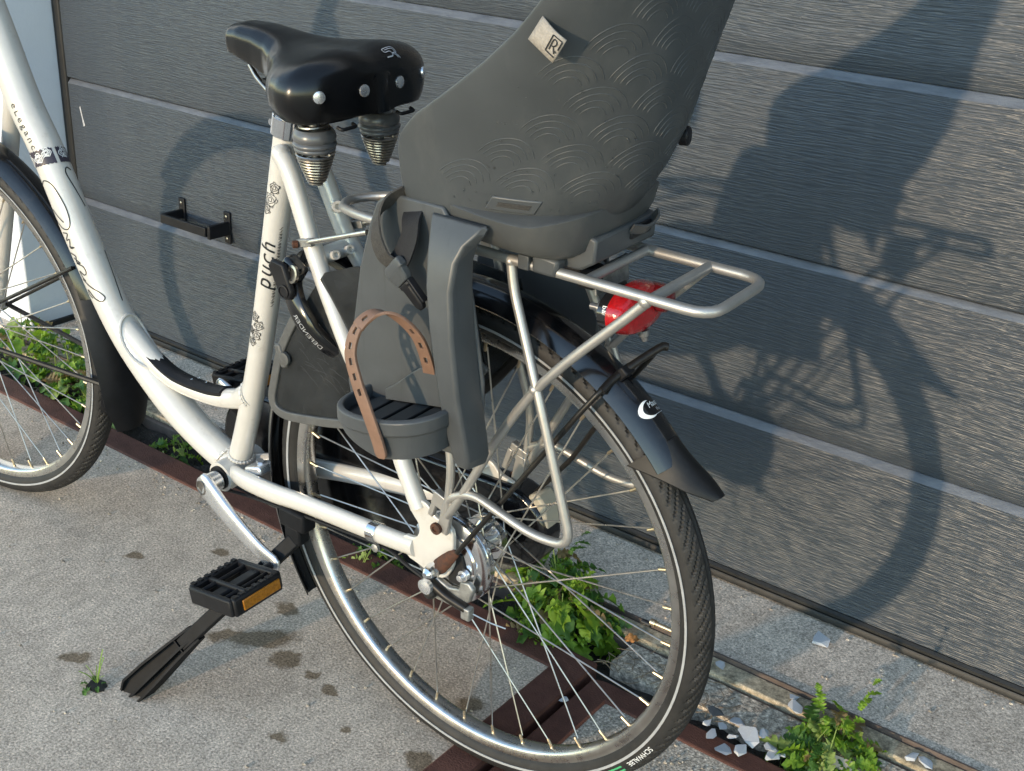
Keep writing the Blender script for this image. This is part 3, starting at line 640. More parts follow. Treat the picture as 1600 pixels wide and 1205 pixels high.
# print on the tail of the mudguard
def gfn(a0):
    def f(x,y):
        a=a0+ y/.3745; yy=x; q=abs(yy)/.0285; r=.3752-.021*q**2.6
        return Vector((r*cos(a),yy,RW+r*sin(a)))
    return f
gf=gfn(R(49.2))
mb=MB(); vs=[]
for i in range(17):
    t=R(60+240*i/16); th=.0042*sin(PI*i/16)**.8+.0001
    vs+=[gf(-.006+.0125*cos(t),.0105*sin(t)),gf(-.006+(.0125-th)*cos(t)+.001,(.0105-th)*sin(t))]
mb.add(vs,[(2*i,2*i+1,2*i+3,2*i+2) for i in range(16)]).build('guard_print','white',rg)
text_on(lambda x,y: gf(x+.0045,y+.0005),'Mass',.0095,'lettering','white',rg,shear=.2,step=.003)
text_on(lambda x,y: gf(x+.009,y-.0062),'Plus',.0055,'lettering','greyprint',rg,step=.003)
mb=MB(); mb.add([gf(-.003,-.0088),gf(.003,-.0088),gf(.009,-.0088),gf(.016,-.0088),gf(.016,-.0094),gf(.009,-.0094),gf(.003,-.0094),gf(-.003,-.0094)],[(0,1,6,7),(1,2,5,6),(2,3,4,5)]).build('guard_print','greyprint',rg)
# wheel guard plates (skirt guards) both sides with grey edging
def skirt(s):
    out=[(-.232,.655),(-.266,.607),(-.294,.557),(-.317,.483),(-.313,.468),(-.297,.462),(-.265,.466),(-.21,.478),(-.158,.493),(-.09,.515),(-.03,.545),(.05,.64),(.03,.715),(-.06,.722),(-.15,.712),(-.205,.69)]
    o=MB().prism(out,s*.0445-.001,s*.0445+.001).build('skirt_guard','smoked',bike)
    e=[(-.243,.64),(-.266,.607),(-.294,.557),(-.311,.505),(-.317,.480),(-.311,.466),(-.293,.462),(-.265,.466),(-.21,.478),(-.158,.493),(-.09,.515),(-.03,.545),(.05,.64)]
    mb=MB(); P=[(x,s*.0465,z) for x,z in e]; mb.ribbon(P,lambda u:Vector((.5,0,1)) if u>.52 else (Vector((1,0,.35)) if u<.40 else Vector((1,0,.9))),.013,.006,5); 
    mb.build('guard_edging','stay' if s>0 else 'collar_dark',o,bevel=.0015); return o
MT['smoked']=mat('smoked_guard_sheet',(.021,.0225,.0235),.3,0,spec=.3,var=.4,vscale=18,alpha=.80)
MT['collar_dark']=mat('grey_edging',(.075,.075,.073),.5,0,var=.15,vscale=60)
skL=skirt(-1); skR=skirt(1)
MB().box((-.291,-.048,.552),(.012,.008,.034),Matrix.Rotation(R(-22),3,'Y')).build('guard_clip','collar_dark',skL,bevel=.003)
MB().lathe([(0,.009),(.004,.009),(.005,.006)],(-.283,-.049,.551),(0,-1,0),14).build('clip_button','collar_dark',skL)
MT['scuff']=mat('scuffed_grey',(.06,.06,.06),.6)
rr=random.Random(5); L=[]
for i in range(60):        # scuff marks on the guard
    x=-.26+.12*rr.random(); z=.53+.075*rr.random(); a=rr.uniform(-.9,.1); l=rr.uniform(.006,.028)
    L.append([(x,z),(x+l*.5*cos(a),z+l*.5*sin(a)+.002),(x+l*cos(a),z+l*sin(a))])
stroke_on(lambda x,z: Vector((x,-.0458,z)),L,.0003,3).build('scuff_marks','scuff',skL,sharp=180)
# chain case with pale rear cap
def hull(c0,r0,c1,r1,n=22):
    c0=Vector(c0); c1=Vector(c1); d=(c1-c0); L=d.length; b=math.atan2(d.y,d.x); g_=math.acos((r0-r1)/L); P=[]
    for i in range(n+1):
        t=b+g_+(2*PI-2*g_)*i/n; P.append((c0.x+r0*cos(t),c0.y+r0*sin(t)))
    for i in range(n+1):
        t=b-g_+2*g_*i/n; P.append((c1.x+r1*cos(t),c1.y+r1*sin(t)))
    return P
cc=MB().prism(hull((-.455,.298),.098,(.012,.356),.062),.052,.092).build('chain_case','blackgloss',bike,bevel=.006)
P=[(.040,.306),(.060,.316),(.070,.34),(.072,.375),(.066,.408),(.054,.420),(.040,.412)]
MB().prism(P,.058,.090).build('case_end_cap','cream',cc,bevel=.004)
MB().tube([(-.43,.0955,.40),(-.1,.0945,.43)],.002,6).build('case_trim','stay',cc)
mb=MB(); mb.ring([(.087,.058),(.092,.058),(.092,.062),(.087,.062)],(-.455,0,.297),40); mb.build('chain_ring','dull',bike)
# cranks and pedals
def crank(s):
    ax=Vector((-.456,s*.066,.296)); en=Vector((-.298,s*.085,.236)) if s<0 else Vector((-.622,.112,.338))
    if s>0: ax.y=.102
    d=(en-ax).normalized(); n=Vector((0,s,0)); n=(n-d*n.dot(d)).normalized(); wv=d.cross(n); rings=[]; L=(en-ax).length
    K=16
    for i in range(K+1):
        u=i/K; c=ax+d*(L*u)+n*(.004*sin(PI*u)); hw=.0088*(1-u)**1.1+.0125+ (.004*max(0,(u-.85)/.15)); th=.0085-.003*u
        rings.append([c+wv*hw*math.copysign(abs(cos(2*PI*q/14))**.8,cos(2*PI*q/14))+n*th*math.copysign(abs(sin(2*PI*q/14))**.9,sin(2*PI*q/14)) for q in range(14)])
    a0=rings[0]; c0=sum(a0,Vector())/14; rings.insert(0,[c0+(p-c0)*.8-d*.011 for p in a0]); rings.insert(0,[c0+(p-c0)*.35-d*.0165 for p in a0])
    a1=rings[-1]; c1=sum(a1,Vector())/14; rings.append([c1+(p-c1)*.85+d*.008 for p in a1]); rings.append([c1+(p-c1)*.4+d*.0125 for p in a1])
    o=MB().loft(rings).build('crank','alloy',bike,bevel=.0015,sharp=50)
    MB().lathe([(0,.0085),(.0005,.0115),(.001,.0115),(.0012,.009),(-.002,.008),(-.002,.0035)],ax+n*.0085,n,20).build('crank_bolt','bronze',o)
    MB().lathe([(-.022,.015),(.004,.0165)],ax,(0,s,0),22).build('crank_boss','alloy',o)
    # pedal
    pc=en+Vector((-.004,s*.066,-.006)); tilt=Matrix.Rotation(R(-10),3,'Y') 
    def B(c,dm): return (pc+tilt@Vector(c),dm)
    mb=MB()
    for sx in (-1,1):
        mb.box(pc+tilt@Vector((sx*.043,0,.001)),(.011,.084,.027),tilt)       # side walls
        mb.box(pc+tilt@Vector((sx*.024,0,.0085)),(.006,.078,.008),tilt)
    for yy in (-.042,-.012,.042): mb.box(pc+tilt@Vector((0,yy,.001)),(.088,.009 if abs(yy)>.02 else .007,.026),tilt)
    mb.box(pc+tilt@Vector((0,0,0)),(.020,.082,.018),tilt)
    q=mb.build('pedal','blackplastic',bike,bevel=.003)
    for sx in (-1,1): MB().box(pc+tilt@Vector((sx*.0492,s*-.004,.0005)),(.003,.066,.0155),tilt).build('pedal_reflector','amber',q,bevel=.001)
    MB().tube([en+Vector((0,s*.006,0)),pc],.0065,14).build('pedal_axle','blackplastic',q)
    rr=random.Random(4); m2=MB()
    for sx in (-1,1):
        for i in range(7): m2.box(pc+tilt@Vector((sx*.043,-.036+i*.012,.0152)),(.008,.006,.0022),tilt)
    m2.build('pedal_grip','blackplastic',q,kind='stuff')
crank(-1); crank(1)
# kickstand
T0=Vector((-.285,-.052,.266)); T1=Vector((-.474,-.236,.002)); d=(T1-T0); 
ks=MB().box((-.285,-.046,.300),(.05,.026,.03)).box((-.285,-.048,.276),(.030,.022,.03)).build('kickstand','standplastic',bike,bevel=.004)
dd=d.normalized(); sd=Vector((0,-1,0)); sd=(sd-dd*sd.dot(dd)).normalized(); wv=dd.cross(sd)
def bar(u0,u1,w0,w1,t0,t1):
    rings=[]
    for u,wd,th in ((u0,w0,t0),(u1,w1,t1)):
        c=T0+d*u; rings.append([c+wv*wd+sd*th,c+wv*wd-sd*th,c-wv*wd-sd*th,c-wv*wd+sd*th])
    return rings
MB().loft(bar(0,.66,.0105,.0105,.008,.008)).build('stand_leg','standplastic',ks,bevel=.002)
mb=MB(); sec=[(.58,.0125,.011),(.68,.015,.0125),(.84,.020,.014),(.95,.0215,.013),(1.0,.014,.006)]
mb.loft([[T0+d*u+wv*x+sd*y-sd*.002 for x,y in ((wd,-th),(-wd,-th),(-wd,th*.2),(wd,th*.2))] for u,wd,th in sec])
for x in (-.9,-.25,.9):
    mb.loft([[T0+d*u+wv*(x*wd+e)+sd*y for e,y in ((-.0018,-th*.2),(.0018,-th*.2),(.0018,th*k),(-.0018,th*k))] for (u,wd,th),k in zip(sec,(.5,1,1,.9,.6))])
mb.build('stand_foot','standplastic',ks)
MB().loft(bar(.66,.665,.0128,.0128,.0105,.0105)).build('stand_foot_stop','standplastic',ks)
# chrome cable clamp, cables
MB().tube([(-.125,-.061,.3515),(-.108,-.0625,.354)],.0140,22).build('cable_clamp','chrome',bike,bevel=.001)
MB().lathe([(0,.006),(.005,.006),(.006,.004)],(-.112,-.066,.334),(0,-1,0),14).build('clamp_screw','dull',bike)
MB().tube([(-.46,-.03,.272),(-.38,-.04,.292),(-.25,-.052,.315),(-.11,-.062,.335),(-.05,-.070,.330),(.046,-.072,.307)],.0026,8,6).build('brake_cable','blackplastic',bike)
MB().tube([(.045,-.072,.307),(.075,-.06,.295),(.09,-.05,.288)],.0011,6).build('brake_cable','spoke',bike)
MB().tube([p-Vector((0,.010,0))+Vector((-.92,0,-.36))*.0275 for p in [Vector(q) for q in DT[1:]]],.003,8,6).build('brake_cable','blackplastic',bike)
MB().box((-.395,-.012,.325),(.036,.032,.014),Matrix.Rotation(R(-20),3,'Y')).build('guard_bracket','alloy',bike,bevel=.003)
MB().lathe([(0,.006),(.005,.006)],(-.395,-.012,.333),(.2,0,1),6).build('bracket_bolt','chrome',bike)
MB().tube([(-.932,-.013,.832),(-.921,-.013,.808)],.0055,10).build('cable_guide','white',bike)
# --- luggage rack
RZ=.785; rk=MB()
loop=fillet([(.19,.06,RZ),(.322,.06,RZ),(.322,-.06,RZ),(-.15,-.06,RZ),(-.205,-.012,RZ-.013),(-.205,.012,RZ-.013),(-.15,.06,RZ),(.19,.06,RZ)],.03,5)
loop=fillet([(-.10,.06,RZ),(.335,.06,RZ),(.335,-.06,RZ),(-.13,-.06,RZ),(-.185,-.03,RZ-.010),(-.205,.0,RZ-.012),(-.185,.03,RZ-.010),(-.10,.06,RZ)],.028,5)
rack=MB().tube(loop,.0058,12).build('luggage_rack','silver',bike)
MB().tube([(.19,.06,RZ),(.19,-.06,RZ)],.0054,12).build('cross_tube','silver',rack)
MB().tube([(.268,.06,RZ),(.268,-.06,RZ)],.0056,12).build('cross_tube','silver',rack)
for s in(-1,1):
    st_=[(.262,s*.060,RZ-.006),(.136,s*.075,.642),(.040,s*.0795,.474),(.020,s*.0795,.442)]
    MB().tube(st_,.0056,12,6).build('rack_strut','silver',rack)
    lg=fillet([(.094,s*.060,RZ-.003),(.100,s*.062,.752),(.148,s*.076,.640),(.204,s*.0825,.475),(.15,s*.082,.468),(.058,s*.080,.489),(.022,s*.0795,.468),(.016,s*.0795,.445)],.03,5)
    MB().tube(lg,.0056,12).build('rack_leg','silver',rack)
    lf=fillet([(-.03,s*.060,RZ-.003),(-.01,s*.070,.66),(.028,s*.0795,.52),(.020,s*.0795,.445)],.03,5)
    MB().tube(lf,.0054,12).build('rack_leg','silver',rack)
    MB().sphere((.262,s*.060,RZ-.004),.0075,12,8).build('rack_weld','silver',rack)
    MB().sphere((.094,s*.060,RZ-.002),.007,12,8).build('rack_weld','silver',rack)
    MB().sphere((.141,s*.075,.650),.0068,12,8).build('rack_weld','silver',rack)
    # clip to the dropout
    q=MB().box((.012,s*.0775,.458),(.028,.010,.020),Matrix.Rotation(R(18),3,'Y')).box((-.004,s*.0745,.446),(.008,.008,.034),Matrix.Rotation(R(18),3,'Y')).box((.014,s*.0745,.434),(.016,.007,.046),Matrix.Rotation(R(12),3,'Y')).build('rack_clip','silver',rack,bevel=.0015)
    MB().lathe([(0,.0078),(.0045,.0078),(.005,.004),(.003,.0035)],(.003,s*.0785,.417),(0,s,0),12).build('clip_bolt','rust',q)
for s in (-1,1):
    rod=MB().tube([(-.250,s*.044,.719),(-.235,s*.046,.7225),(-.12,s*.056,.765)],.0033,10,4).build('rack_stay','spoke',bike)
    MB().box((-.236,s*.0455,.722),(.026,.008,.010),Matrix.Rotation(R(-15),3,'Y')).build('stay_clamp','dull',rod,bevel=.001)
    MB().lathe([(0,.0052),(.006,.0052),(.007,.003)],(-.246,s*.0495,.719),(-.6,s*.8,0),8).build('stay_bolt','rust',rod)
# light bracket and tail light
MB().box((.172,.018,.764),(.003,.066,.030),Matrix.Rotation(R(-8),3,'Y')).build('light_bracket','dull',rack,bevel=.001)
MB().tube([(.150,.022,.778),(.176,.030,.735)],.004,8).build('light_strut','dull',rack)
def lens(x0,x1,yh,zh,c,k0=1,k1=.8,n=36):
    rings=[]; K=8
    for i in range(K+1):
        u=i/K; sc=k0+(k1-k0)*(1-(1-u**3)**(1/3.)) if k1<k0 else k0
        rings.append([Vector((c[0]+x0+(x1-x0)*u,c[1]+yh*sc*math.copysign(abs(cos(2*PI*j/n))**.92,cos(2*PI*j/n)),c[2]+zh*sc*math.copysign(abs(sin(2*PI*j/n))**.92,sin(2*PI*j/n)))) for j in range(n)])
    return MB().loft(rings)
TL=Vector((.186,.006,.738)); tr_=Matrix.Rotation(R(8),4,'Y')
tl=lens(.006,.020,.0455,.0245,(0,0,0),1,.99).build('tail_light','smoke',bike); tl.location=TL; tl.rotation_euler=(0,R(-4),0)
lens(.018,.042,.0475,.0265,(0,0,0),1,.5).build('light_lens','red',tl,sharp=60)
lens(.030,.054,.017,.016,(0,.026,.006),1,.6).build('light_reflector','reddark',tl)
lens(.001,.004,.036,.019,(.004,0,0),1,.99).build('light_back','dull',tl)
MB().lathe([(0,.0075),(.006,.0075),(.007,.004),(.015,.004),(.016,.002)],(.008,-.034,.006),(-1,-.2,.1),12).build('light_bolt','collar',tl)
MB().lathe([(0,.0065),(.006,.0065),(.007,.004),(.012,.0035)],(.034,.004,-.026),(.2,0,-1),12).build('light_screw','collar',tl)
text_on(lambda x,y:Vector((.013+y,-.0458+abs(x)*.35,.006-x)) ,'b&m',.008,'lettering','white',tl)
# --- ring lock over the rear tyre
LA=R(130.); lr=Vector((cos(LA),0,sin(LA))); lt=Vector((-sin(LA),0,cos(LA))); LC=Vector((0,0,RW))+lr*.362
mb=MB(); rings=[]
for i in range(41):
    ph=R(-150+300*i/40); c=LC+lr*(cos(ph)*.074)+Vector((0,sin(ph)*.060,0)); nn=(lr*cos(ph)*.8+Vector((0,sin(ph),0))).normalized()
    wd=.0155 if 6<i<34 else .013; t=.0085
    rings.append([c+nn*(t*a)+lt*(wd*b) for a,b in ((1,-.6),(1,.6),(.5,1),(-.5,1),(-1,.6),(-1,-.6),(-.5,-1),(.5,-1))])
lk=MB().loft(rings).build('ring_lock','blackgloss',bike,bevel=.001)
MB().loft([[LC+lr*(cos(ph)*(.074-.0092))+Vector((0,sin(ph)*(.060-.0092),0))+lt*b for b in (-.004,.004)]+[LC+lr*(cos(ph)*(.074-.0125))+Vector((0,sin(ph)*(.060-.0125),0))+lt*b for b in (.004,-.004)] for ph in [R(-150+12*i) for i in range(26)]]).build('lock_shackle','cream',lk)
k0=LC+lr*.079+Vector((0,-.018,0))-lt*.006
MB().box((-.258,-.050,.680),(.032,.022,.036),Matrix.Rotation(R(35),3,'Y')).build('lock_housing','blackgloss',lk,bevel=.006)
kl=MB().prism([(-.282,.688),(-.275,.698),(-.254,.695),(-.241,.660),(-.245,.650),(-.256,.647),(-.265,.654)],-.070,-.061).build('lock_lever','blackplastic',lk,bevel=.003)
MB().lathe([(0,.0088),(.002,.0088),(.0025,.007),(.001,.007),(.0005,.0)],(-.254,-.0700,.660),(0,-1,0),20).build('lever_button','blackplastic',kl)
MB().lathe([(0,.0115),(.004,.0115),(.0045,.0085),(.0015,.008),(.001,.001)],(-.243,-.0615,.683),(-.2,-1,.25),22).build('lock_cylinder','bronze',lk)
def lf(x,y):
    ph=R(-94)-x/.068; nn=(lr*cos(ph)*.8+Vector((0,sin(ph),0))).normalized(); return LC+lr*(cos(ph)*.074)+Vector((0,sin(ph)*.060,0))+nn*.0091+lt*y
text_on(lambda x,y: lf(.012-x,.004-y),'DEFENDER',.0098,'lettering','reflex',lk,step=.004)
text_on(lambda x,y: lf(-.036-x,.003-y),'RL',.009,'lettering','greyprint',lk,step=.004)
# --- saddle
NS=72; rings=[]
def sad(u):
    """half width, top z, bottom z, squareness along the saddle (0 nose, 1 tail)"""
    T=[(0,.004,.950,.940),(.02,.017,.959,.932),(.06,.0245,.9655,.932),(.14,.0285,.970,.929),(.26,.0315,.970,.922),(.36,.036,.9675,.914),(.44,.046,.9645,.905),(.52,.066,.962,.897),(.60,.088,.961,.889),(.68,.103,.962,.886),(.76,.1115,.964,.884),(.84,.1155,.966,.883),(.90,.1155,.9645,.883),(.94,.1155,.961,.8835),(.97,.1155,.956,.885),(1.,.1155,.946,.890)]
    i=0
    while i<len(T)-2 and T[i+1][0]<u: i+=1
    a,b=T[i],T[i+1]; f=(u-a[0])/(b[0]-a[0]); f=max(0,min(1,f)); return [a[k]+(b[k]-a[k])*f for k in (1,2,3)]
def tailk(u):
    q=min(.9985,max(0,(u-.76)/.24)); return max(.002,(1-min(1,q)**2.7))**(1/2.3)
def tailx(y):
    return -.395+.254*(.76+.24*(1-(abs(y)/.1155)**2.3)**(1/2.7))
def sadp(u,v):
    """u along, v across the skin: -1 left lower edge, 0 crest, +1 right lower edge"""
    hw,zt,zb=sad(u); hw*=tailk(u); zb+=.007*max(0,min(1,(u-.3)*4)); X0,X1=-.395,-.141; ang=v*R(122); e=.86
    cs_,sn=cos(ang),sin(ang); y=hw*math.copysign(abs(sn)**e,sn); zc=zt-min(hw*.75,.046); h_up=zt-zc; h_dn=zc-zb
    z=zc+h_up*abs(cs_)**.8 if cs_>0 else zc-h_dn*min(1,abs(cs_)/.47)**.9
    bow=0
    wing=max(0,u-.5)*2
    x=X0+(X1-X0)*u
    z-=.006*math.exp(-(y/.022)**2)*max(0,min(1,(u-.45)*3))   # gentle valley
    return Vector((x,y,z))
for i in range(NS+1):
    u=(i/NS); u=.5-.5*cos(PI*u) if u<.5 else u
    u=i/NS; u=(u/.7)*.76 if u<.7 else 1-.24*max(0,1-(u-.7)/.3)**2.3
    rings.append([sadp(u,-1+2*j/56) for j in range(57)])
sdl=MB().loft(rings).build('saddle','vinyl',bike,sharp=70)
for y in (-.088,-.030,.030,.088):
    # rivets on the tail
    xx=tailx(y); e=.004; dx=(tailx(y+e)-tailx(y-e))/(2*e)
    MB().lathe([(-.001,.0072),(.0012,.0070),(.0018,.005),(.002,.001)],(xx+.0004,y,.9225),(1,-dx,.06),18).build('saddle_rivet','alloy',sdl)
def sf(x,y): return Vector((-.1665-.016*((abs(x+.020)/.115)**2)-y*.20-.0003,x+.020,.9475+y*.95))
SRL=[[(.016,.012),(.004,.012),(.0015,.010),(.0015,.008),(.004,.006),(.011,.006),(.0135,.004),(.0135,.002),(.011,0),(0,0)],[(.005,.009),(.0185,.009),(.021,.007),(.0205,.0045),(.018,.003),(.0145,.003),(.022,-.001)],[(.004,.012),(.0195,.012),(.0235,.009),(.023,.004),(.020,.002),(.026,-.001)]]
def sfp(x,y):
    # find the skin point near the tail crest
    Y=.018+x*.8; u=.972-y*3.6; hw=sad(u)[0]*tailk(u); return sadp(u,math.asin(min(1,(Y/hw)**(1/.8)))/R(122))+Vector((.0006,0,.0009))
stroke_on(sfp,[[(x,y) for x,y in l] for l in SRL],.0010,5).build('saddle_print','greyprint',sdl,sharp=180)
# undercarriage
MB().prism([(-.33,-.015),(-.30,-.028),(-.235,-.075),(-.185,-.085),(-.180,.085),(-.235,.075),(-.30,.028),(-.33,.015)],.901,.906,2).build('saddle_pan','blackplastic',sdl,bevel=.001)
for s in(-1,1):
    MB().tube([(-.355,s*.010,.918),(-.335,s*.014,.902),(-.285,s*.022,.879),(-.225,s*.05,.878),(-.205,s*.06,.880)],.0036,10,6).build('saddle_rail','bronze',sdl)
    c=Vector((-.200,s*.0555,0)); 
    spg=MB().lathe([(.873,.019),(.8745,.0215),(.870,.0246),(.865,.0258),(.861,.0252),(.860,.0237),(.8588,.0250),(.8570,.0263),(.8552,.0263),(.8536,.0250),(.8525,.0237),(.851,.0247),(.8485,.0240),(.8470,.021),(.8470,.014)],c,(0,0,1),32).build('saddle_spring','collar',sdl,sharp=50)
    P=[]; turns=10; n=turns*18
    for i in range(n+1):
        t=i/18; u=i/n; q=.0226-.0138*u**1.15; P.append(c+Vector((q*cos(2*PI*t),q*sin(2*PI*t),.8462-.0375*u)))
    MB().tube(P,.00165,8).build('coil','bronze',spg)
    P=[c+Vector((.0165*cos(2*PI*i/16),.0165*sin(2*PI*i/16),.871+.019*i/40)) for i in range(41)]
    MB().tube(P,.0021,8).build('coil','bronze',spg)
    MB().tube([c+Vector((0,0,.84)),c+Vector((0,0,.898))],.0055,12).build('spring_post','dull',spg)
    MB().lathe([(.8085,.0075),(.807,.006)],c,(0,0,1),14).build('spring_tip','bronze',spg)
    MB().tube(fillet([(-.155,s*.050-.012,.884),(-.148,s*.050-.012,.882),(-.148,s*.050+.012,.882),(-.155,s*.050+.012,.884)],.004,3),.0022,8).build('saddle_loop','blackplastic',sdl)
MB().box((-.290,0,.884),(.05,.042,.018)).build('saddle_clamp','chrome',sdl,bevel=.003)
MB().tube([(-.292,-.036,.884),(-.292,.036,.884)],.0045,10).build('clamp_bolt','dull',sdl)
MB().tube([(-.205,-.055,.878),(-.205,.055,.878)],.0033,10).build('spring_bar','bronze',sdl)
# --- front fork, mudguard
fr_=Matrix.Rotation(STEER,4,'Z')
def F(v): return FC+fr_.to_3x3()@Vector(v)     # coordinates round the front axle
mb=MB()
H1=H0+HA*.135; Hc=H1+HA*.018
crown=fr_.to_3x3().inverted()@(Hc-FC)
fk=MB().tube([F((crown.x,-.062,crown.z)),F((crown.x,.062,crown.z))],.0155,18).build('front_fork','paint',bike)
MB().tube([H1,Hc],.018,20).build('fork_steerer','paint',fk)
for s in(-1,1):
    c0=crown; P=[F((c0.x,s*.058,c0.z+.006)),F((c0.x-.06,s*.060,c0.z-.14)),F((c0.x-.125,s*.060,.06)),F((-.002,s*.060,.0))]
    P=[F((c0.x,s*.058,c0.z+.006)),F((c0.x*.55+.0,s*.061,c0.z*.55)),F((.018,s*.062,.06)),F((0,s*.062,0))]
    MB().tube(P,[.0155,.0145,.0125,.010],20,8,ell=(1,1)).build('fork_blade','paint',fk)
    MB().lathe([(-.004,.010),(.004,.010),(.012,.008),(.014,.004)],F((0,s*.066,0)),fr_.to_3x3()@Vector((0,s,0)),12).build('axle_nut','chrome',fk)
    for k,(a,zz) in enumerate(((R(-4),0),(R(28),0))):
        MB().tube([F((.012,s*.070,.004)),F((.372*cos(a),s*.031,.372*sin(a)))],.0032 if k else .0042,8).build('guard_stay','stay',fk)
MB().lathe([(-.034,.014),(-.034,.034),(-.030,.034),(-.029,.026),(.029,.026),(.030,.034),(.034,.034),(.034,.014)],(0,0,0),(0,1,0),32).build('hub','chrome',front)
MB().lathe([(-.052,.022),(-.034,.024)],(0,0,0),(0,1,0),24).build('axle_cover','blackplastic',front)
fg=MB().ring(guard_prof(.373,.0285,.020),(0,0,0),80,R(-14),R(150)).build('front_mudguard','blackgloss',bike,sharp=50); fg.location=FC; fg.rotation_euler=(0,0,STEER)
rings=[]
for i in range(17):        # flared flap at the foot of the front guard
    u=i/16; a=R(24-40*u); hw=.029+.020*sin(PI*min(1,u*1.05)*.62)-.030*max(0,u-.84)**1*3.2; k=.001+.034*u**1.5; dep=.028*(1-u*.8)+.006; ring=[]
    for j in range(13):
        q=-1+2*j/12; ring.append((.3735+k-dep*abs(q)**2.,hw*q))
    ring+= [(r_-.0022,y*.97) for r_,y in reversed(ring)]
    rings.append([Vector((r_*cos(a),y,r_*sin(a))) for r_,y in ring])
ff=MB().loft(rings).build('mud_flap','blackplastic',bike,sharp=60); ff.location=FC; ff.rotation_euler=(0,0,STEER)

# ------------------------------------------------------------------ the child seat clamped on the rack (same lean as the bicycle)
SX,SZ=.13,.785
cs=thing('child_seat','matt dark grey rear child seat shell with embossed arcs mounted on the bicycle rack','child seat')
LM=Matrix.Translation((BX,BY,.002))@Matrix.Rotation(LEAN,4,'X')
cs.matrix_world=LM@Matrix.Translation((SX,0,SZ))
SO=Vector((SX,0,SZ))
_b=MB.build
def sbuild(mb,name,mt,parent=None,**k):
    """same bicycle coordinates, stored relative to the seat's own origin"""
    mb.v=[(x-SX,y,z-SZ) for x,y,z in mb.v]; return mb.build(name,mt,parent or cs,**k)
def tab(T,z):
    if z<=T[0][0]: return T[0][1]
    for (a,b),(c,d) in zip(T,T[1:]):
        if z<=c: return b+(d-b)*(z-a)/(c-a)
    return T[-1][1]
TXF=[(.822,.012),(.834,.001),(.845,-.008),(.86,-.011),(.88,-.011),(.90,-.010),(.913,-.007),(.925,.003),(.941,.019),(.972,.065),(1.009,.116),(1.042,.156),(1.074,.187),(1.10,.205),(1.15,.222),(1.2,.231),(1.3,.243),(1.34,.26)]
TW=[(.822,.098),(.834,.106),(.845,.110),(.88,.116),(.913,.121),(.941,.126),(1.009,.137),(1.074,.147),(1.15,.152),(1.22,.150),(1.28,.138),(1.32,.108),(1.34,.06)]
TXB=[(.822,.165),(.834,.182),(.85,.196),(.87,.209),(.90,.226),(.94,.243),(1.0,.255),(1.07,.266),(1.15,.283),(1.25,.306),(1.34,.32)]
NZ=[.822,.828,.834,.840,.846,.853,.86,.87,.88,.89,.90,.908,.916,.925,.934,.943,.955,.968,.98,.995,1.01,1.025,1.04,1.055,1.07,1.085,1.10,1.125,1.15,1.175,1.2,1.225,1.25,1.27,1.285,1.3,1.31,1.32,1.33,1.337,1.34]
def shellp(t,z):
    """t=-1 left rim ... 0 back ... +1 right rim"""
    xf,wd,xb=tab(TXF,z),tab(TW,z),tab(TXB,z); a=t*PI/2; n=2/2.35
    x=xf+(xb-xf)*max(0,cos(a))**n; y=wd*math.copysign(abs(sin(a))**n,a)
    return Vector((x,y,z))
def even_t(z,K=64):
    S=[-1+2*i/400 for i in range(401)]; P=[shellp(t,z) for t in S]; L=[0]
    for i in range(1,401): L.append(L[-1]+(P[i]-P[i-1]).length)
    out=[]; i=0
    for k in range(K+1):
        d=L[-1]*k/K
        while i<399 and L[i+1]<d: i+=1
        f=(d-L[i])/max(1e-9,L[i+1]-L[i]); out.append(S[i]+(S[i+1]-S[i])*f)
    return out
K=64; mb=MB(); rows=[]
for z in NZ: rows.append([shellp(t,z) for t in even_t(z,K)])
vs=[p for r in rows for p in r]; fs=[(i*(K+1)+j,i*(K+1)+j+1,(i+1)*(K+1)+j+1,(i+1)*(K+1)+j) for i in range(len(NZ)-1) for j in range(K)]
mb.add(vs,fs)
# the seat pan closes the bowl
c0=len(mb.v); mb.v.append((.09,0,.826)); mb.f+=[(j,j+1,c0) for j in range(K)]+[(K,0,c0)]
sh=sbuild(mb,'seat_shell','shell',sharp=60)
so_=sh.modifiers.new('thickness','SOLIDIFY'); so_.thickness=.006; so_.offset=0; so_.use_rim=True
b_=sh.modifiers.new('bevel','BEVEL'); b_.width=.0022; b_.segments=2; b_.limit_method='ANGLE'; b_.angle_limit=R(50)
# normal of the shell for things laid on it
def shelln(t,z):
    e=.004; a=shellp(t+e,z)-shellp(t-e,z); b=shellp(t,z+e)-shellp(t,z-e); n=a.cross(b).normalized()
    c=Vector(((tab(TXF,z)+tab(TXB,z))/2,0,z)); return n if n.dot(shellp(t,z)-c)>0 else -n
# unrolled left side: s metres from the left rim, z height
def unroll(z):
    S=[-1+2*i/300 for i in range(301)]; L=[0]; P=[shellp(t,z) for t in S]
    for i in range(1,301): L.append(L[-1]+(P[i]-P[i-1]).length)
    return S,L
_uc={}
def sp(x,z,eps=.0034):
    """point on the left outer side; x measured back along the side from the seat's middle arc"""
    kz=round(z,3)
    if kz not in _uc: _uc[kz]=unroll(kz)
    S,L=_uc[kz]; mid=L[-1]/2; d=max(.002,min(L[-1]-.002,mid+x))
    i=0
    while i<299 and L[i+1]<d: i+=1
    f=(d-L[i])/max(1e-9,L[i+1]-L[i]); t=S[i]+(S[i+1]-S[i])*f; return shellp(t,z)+shelln(t,z)*eps
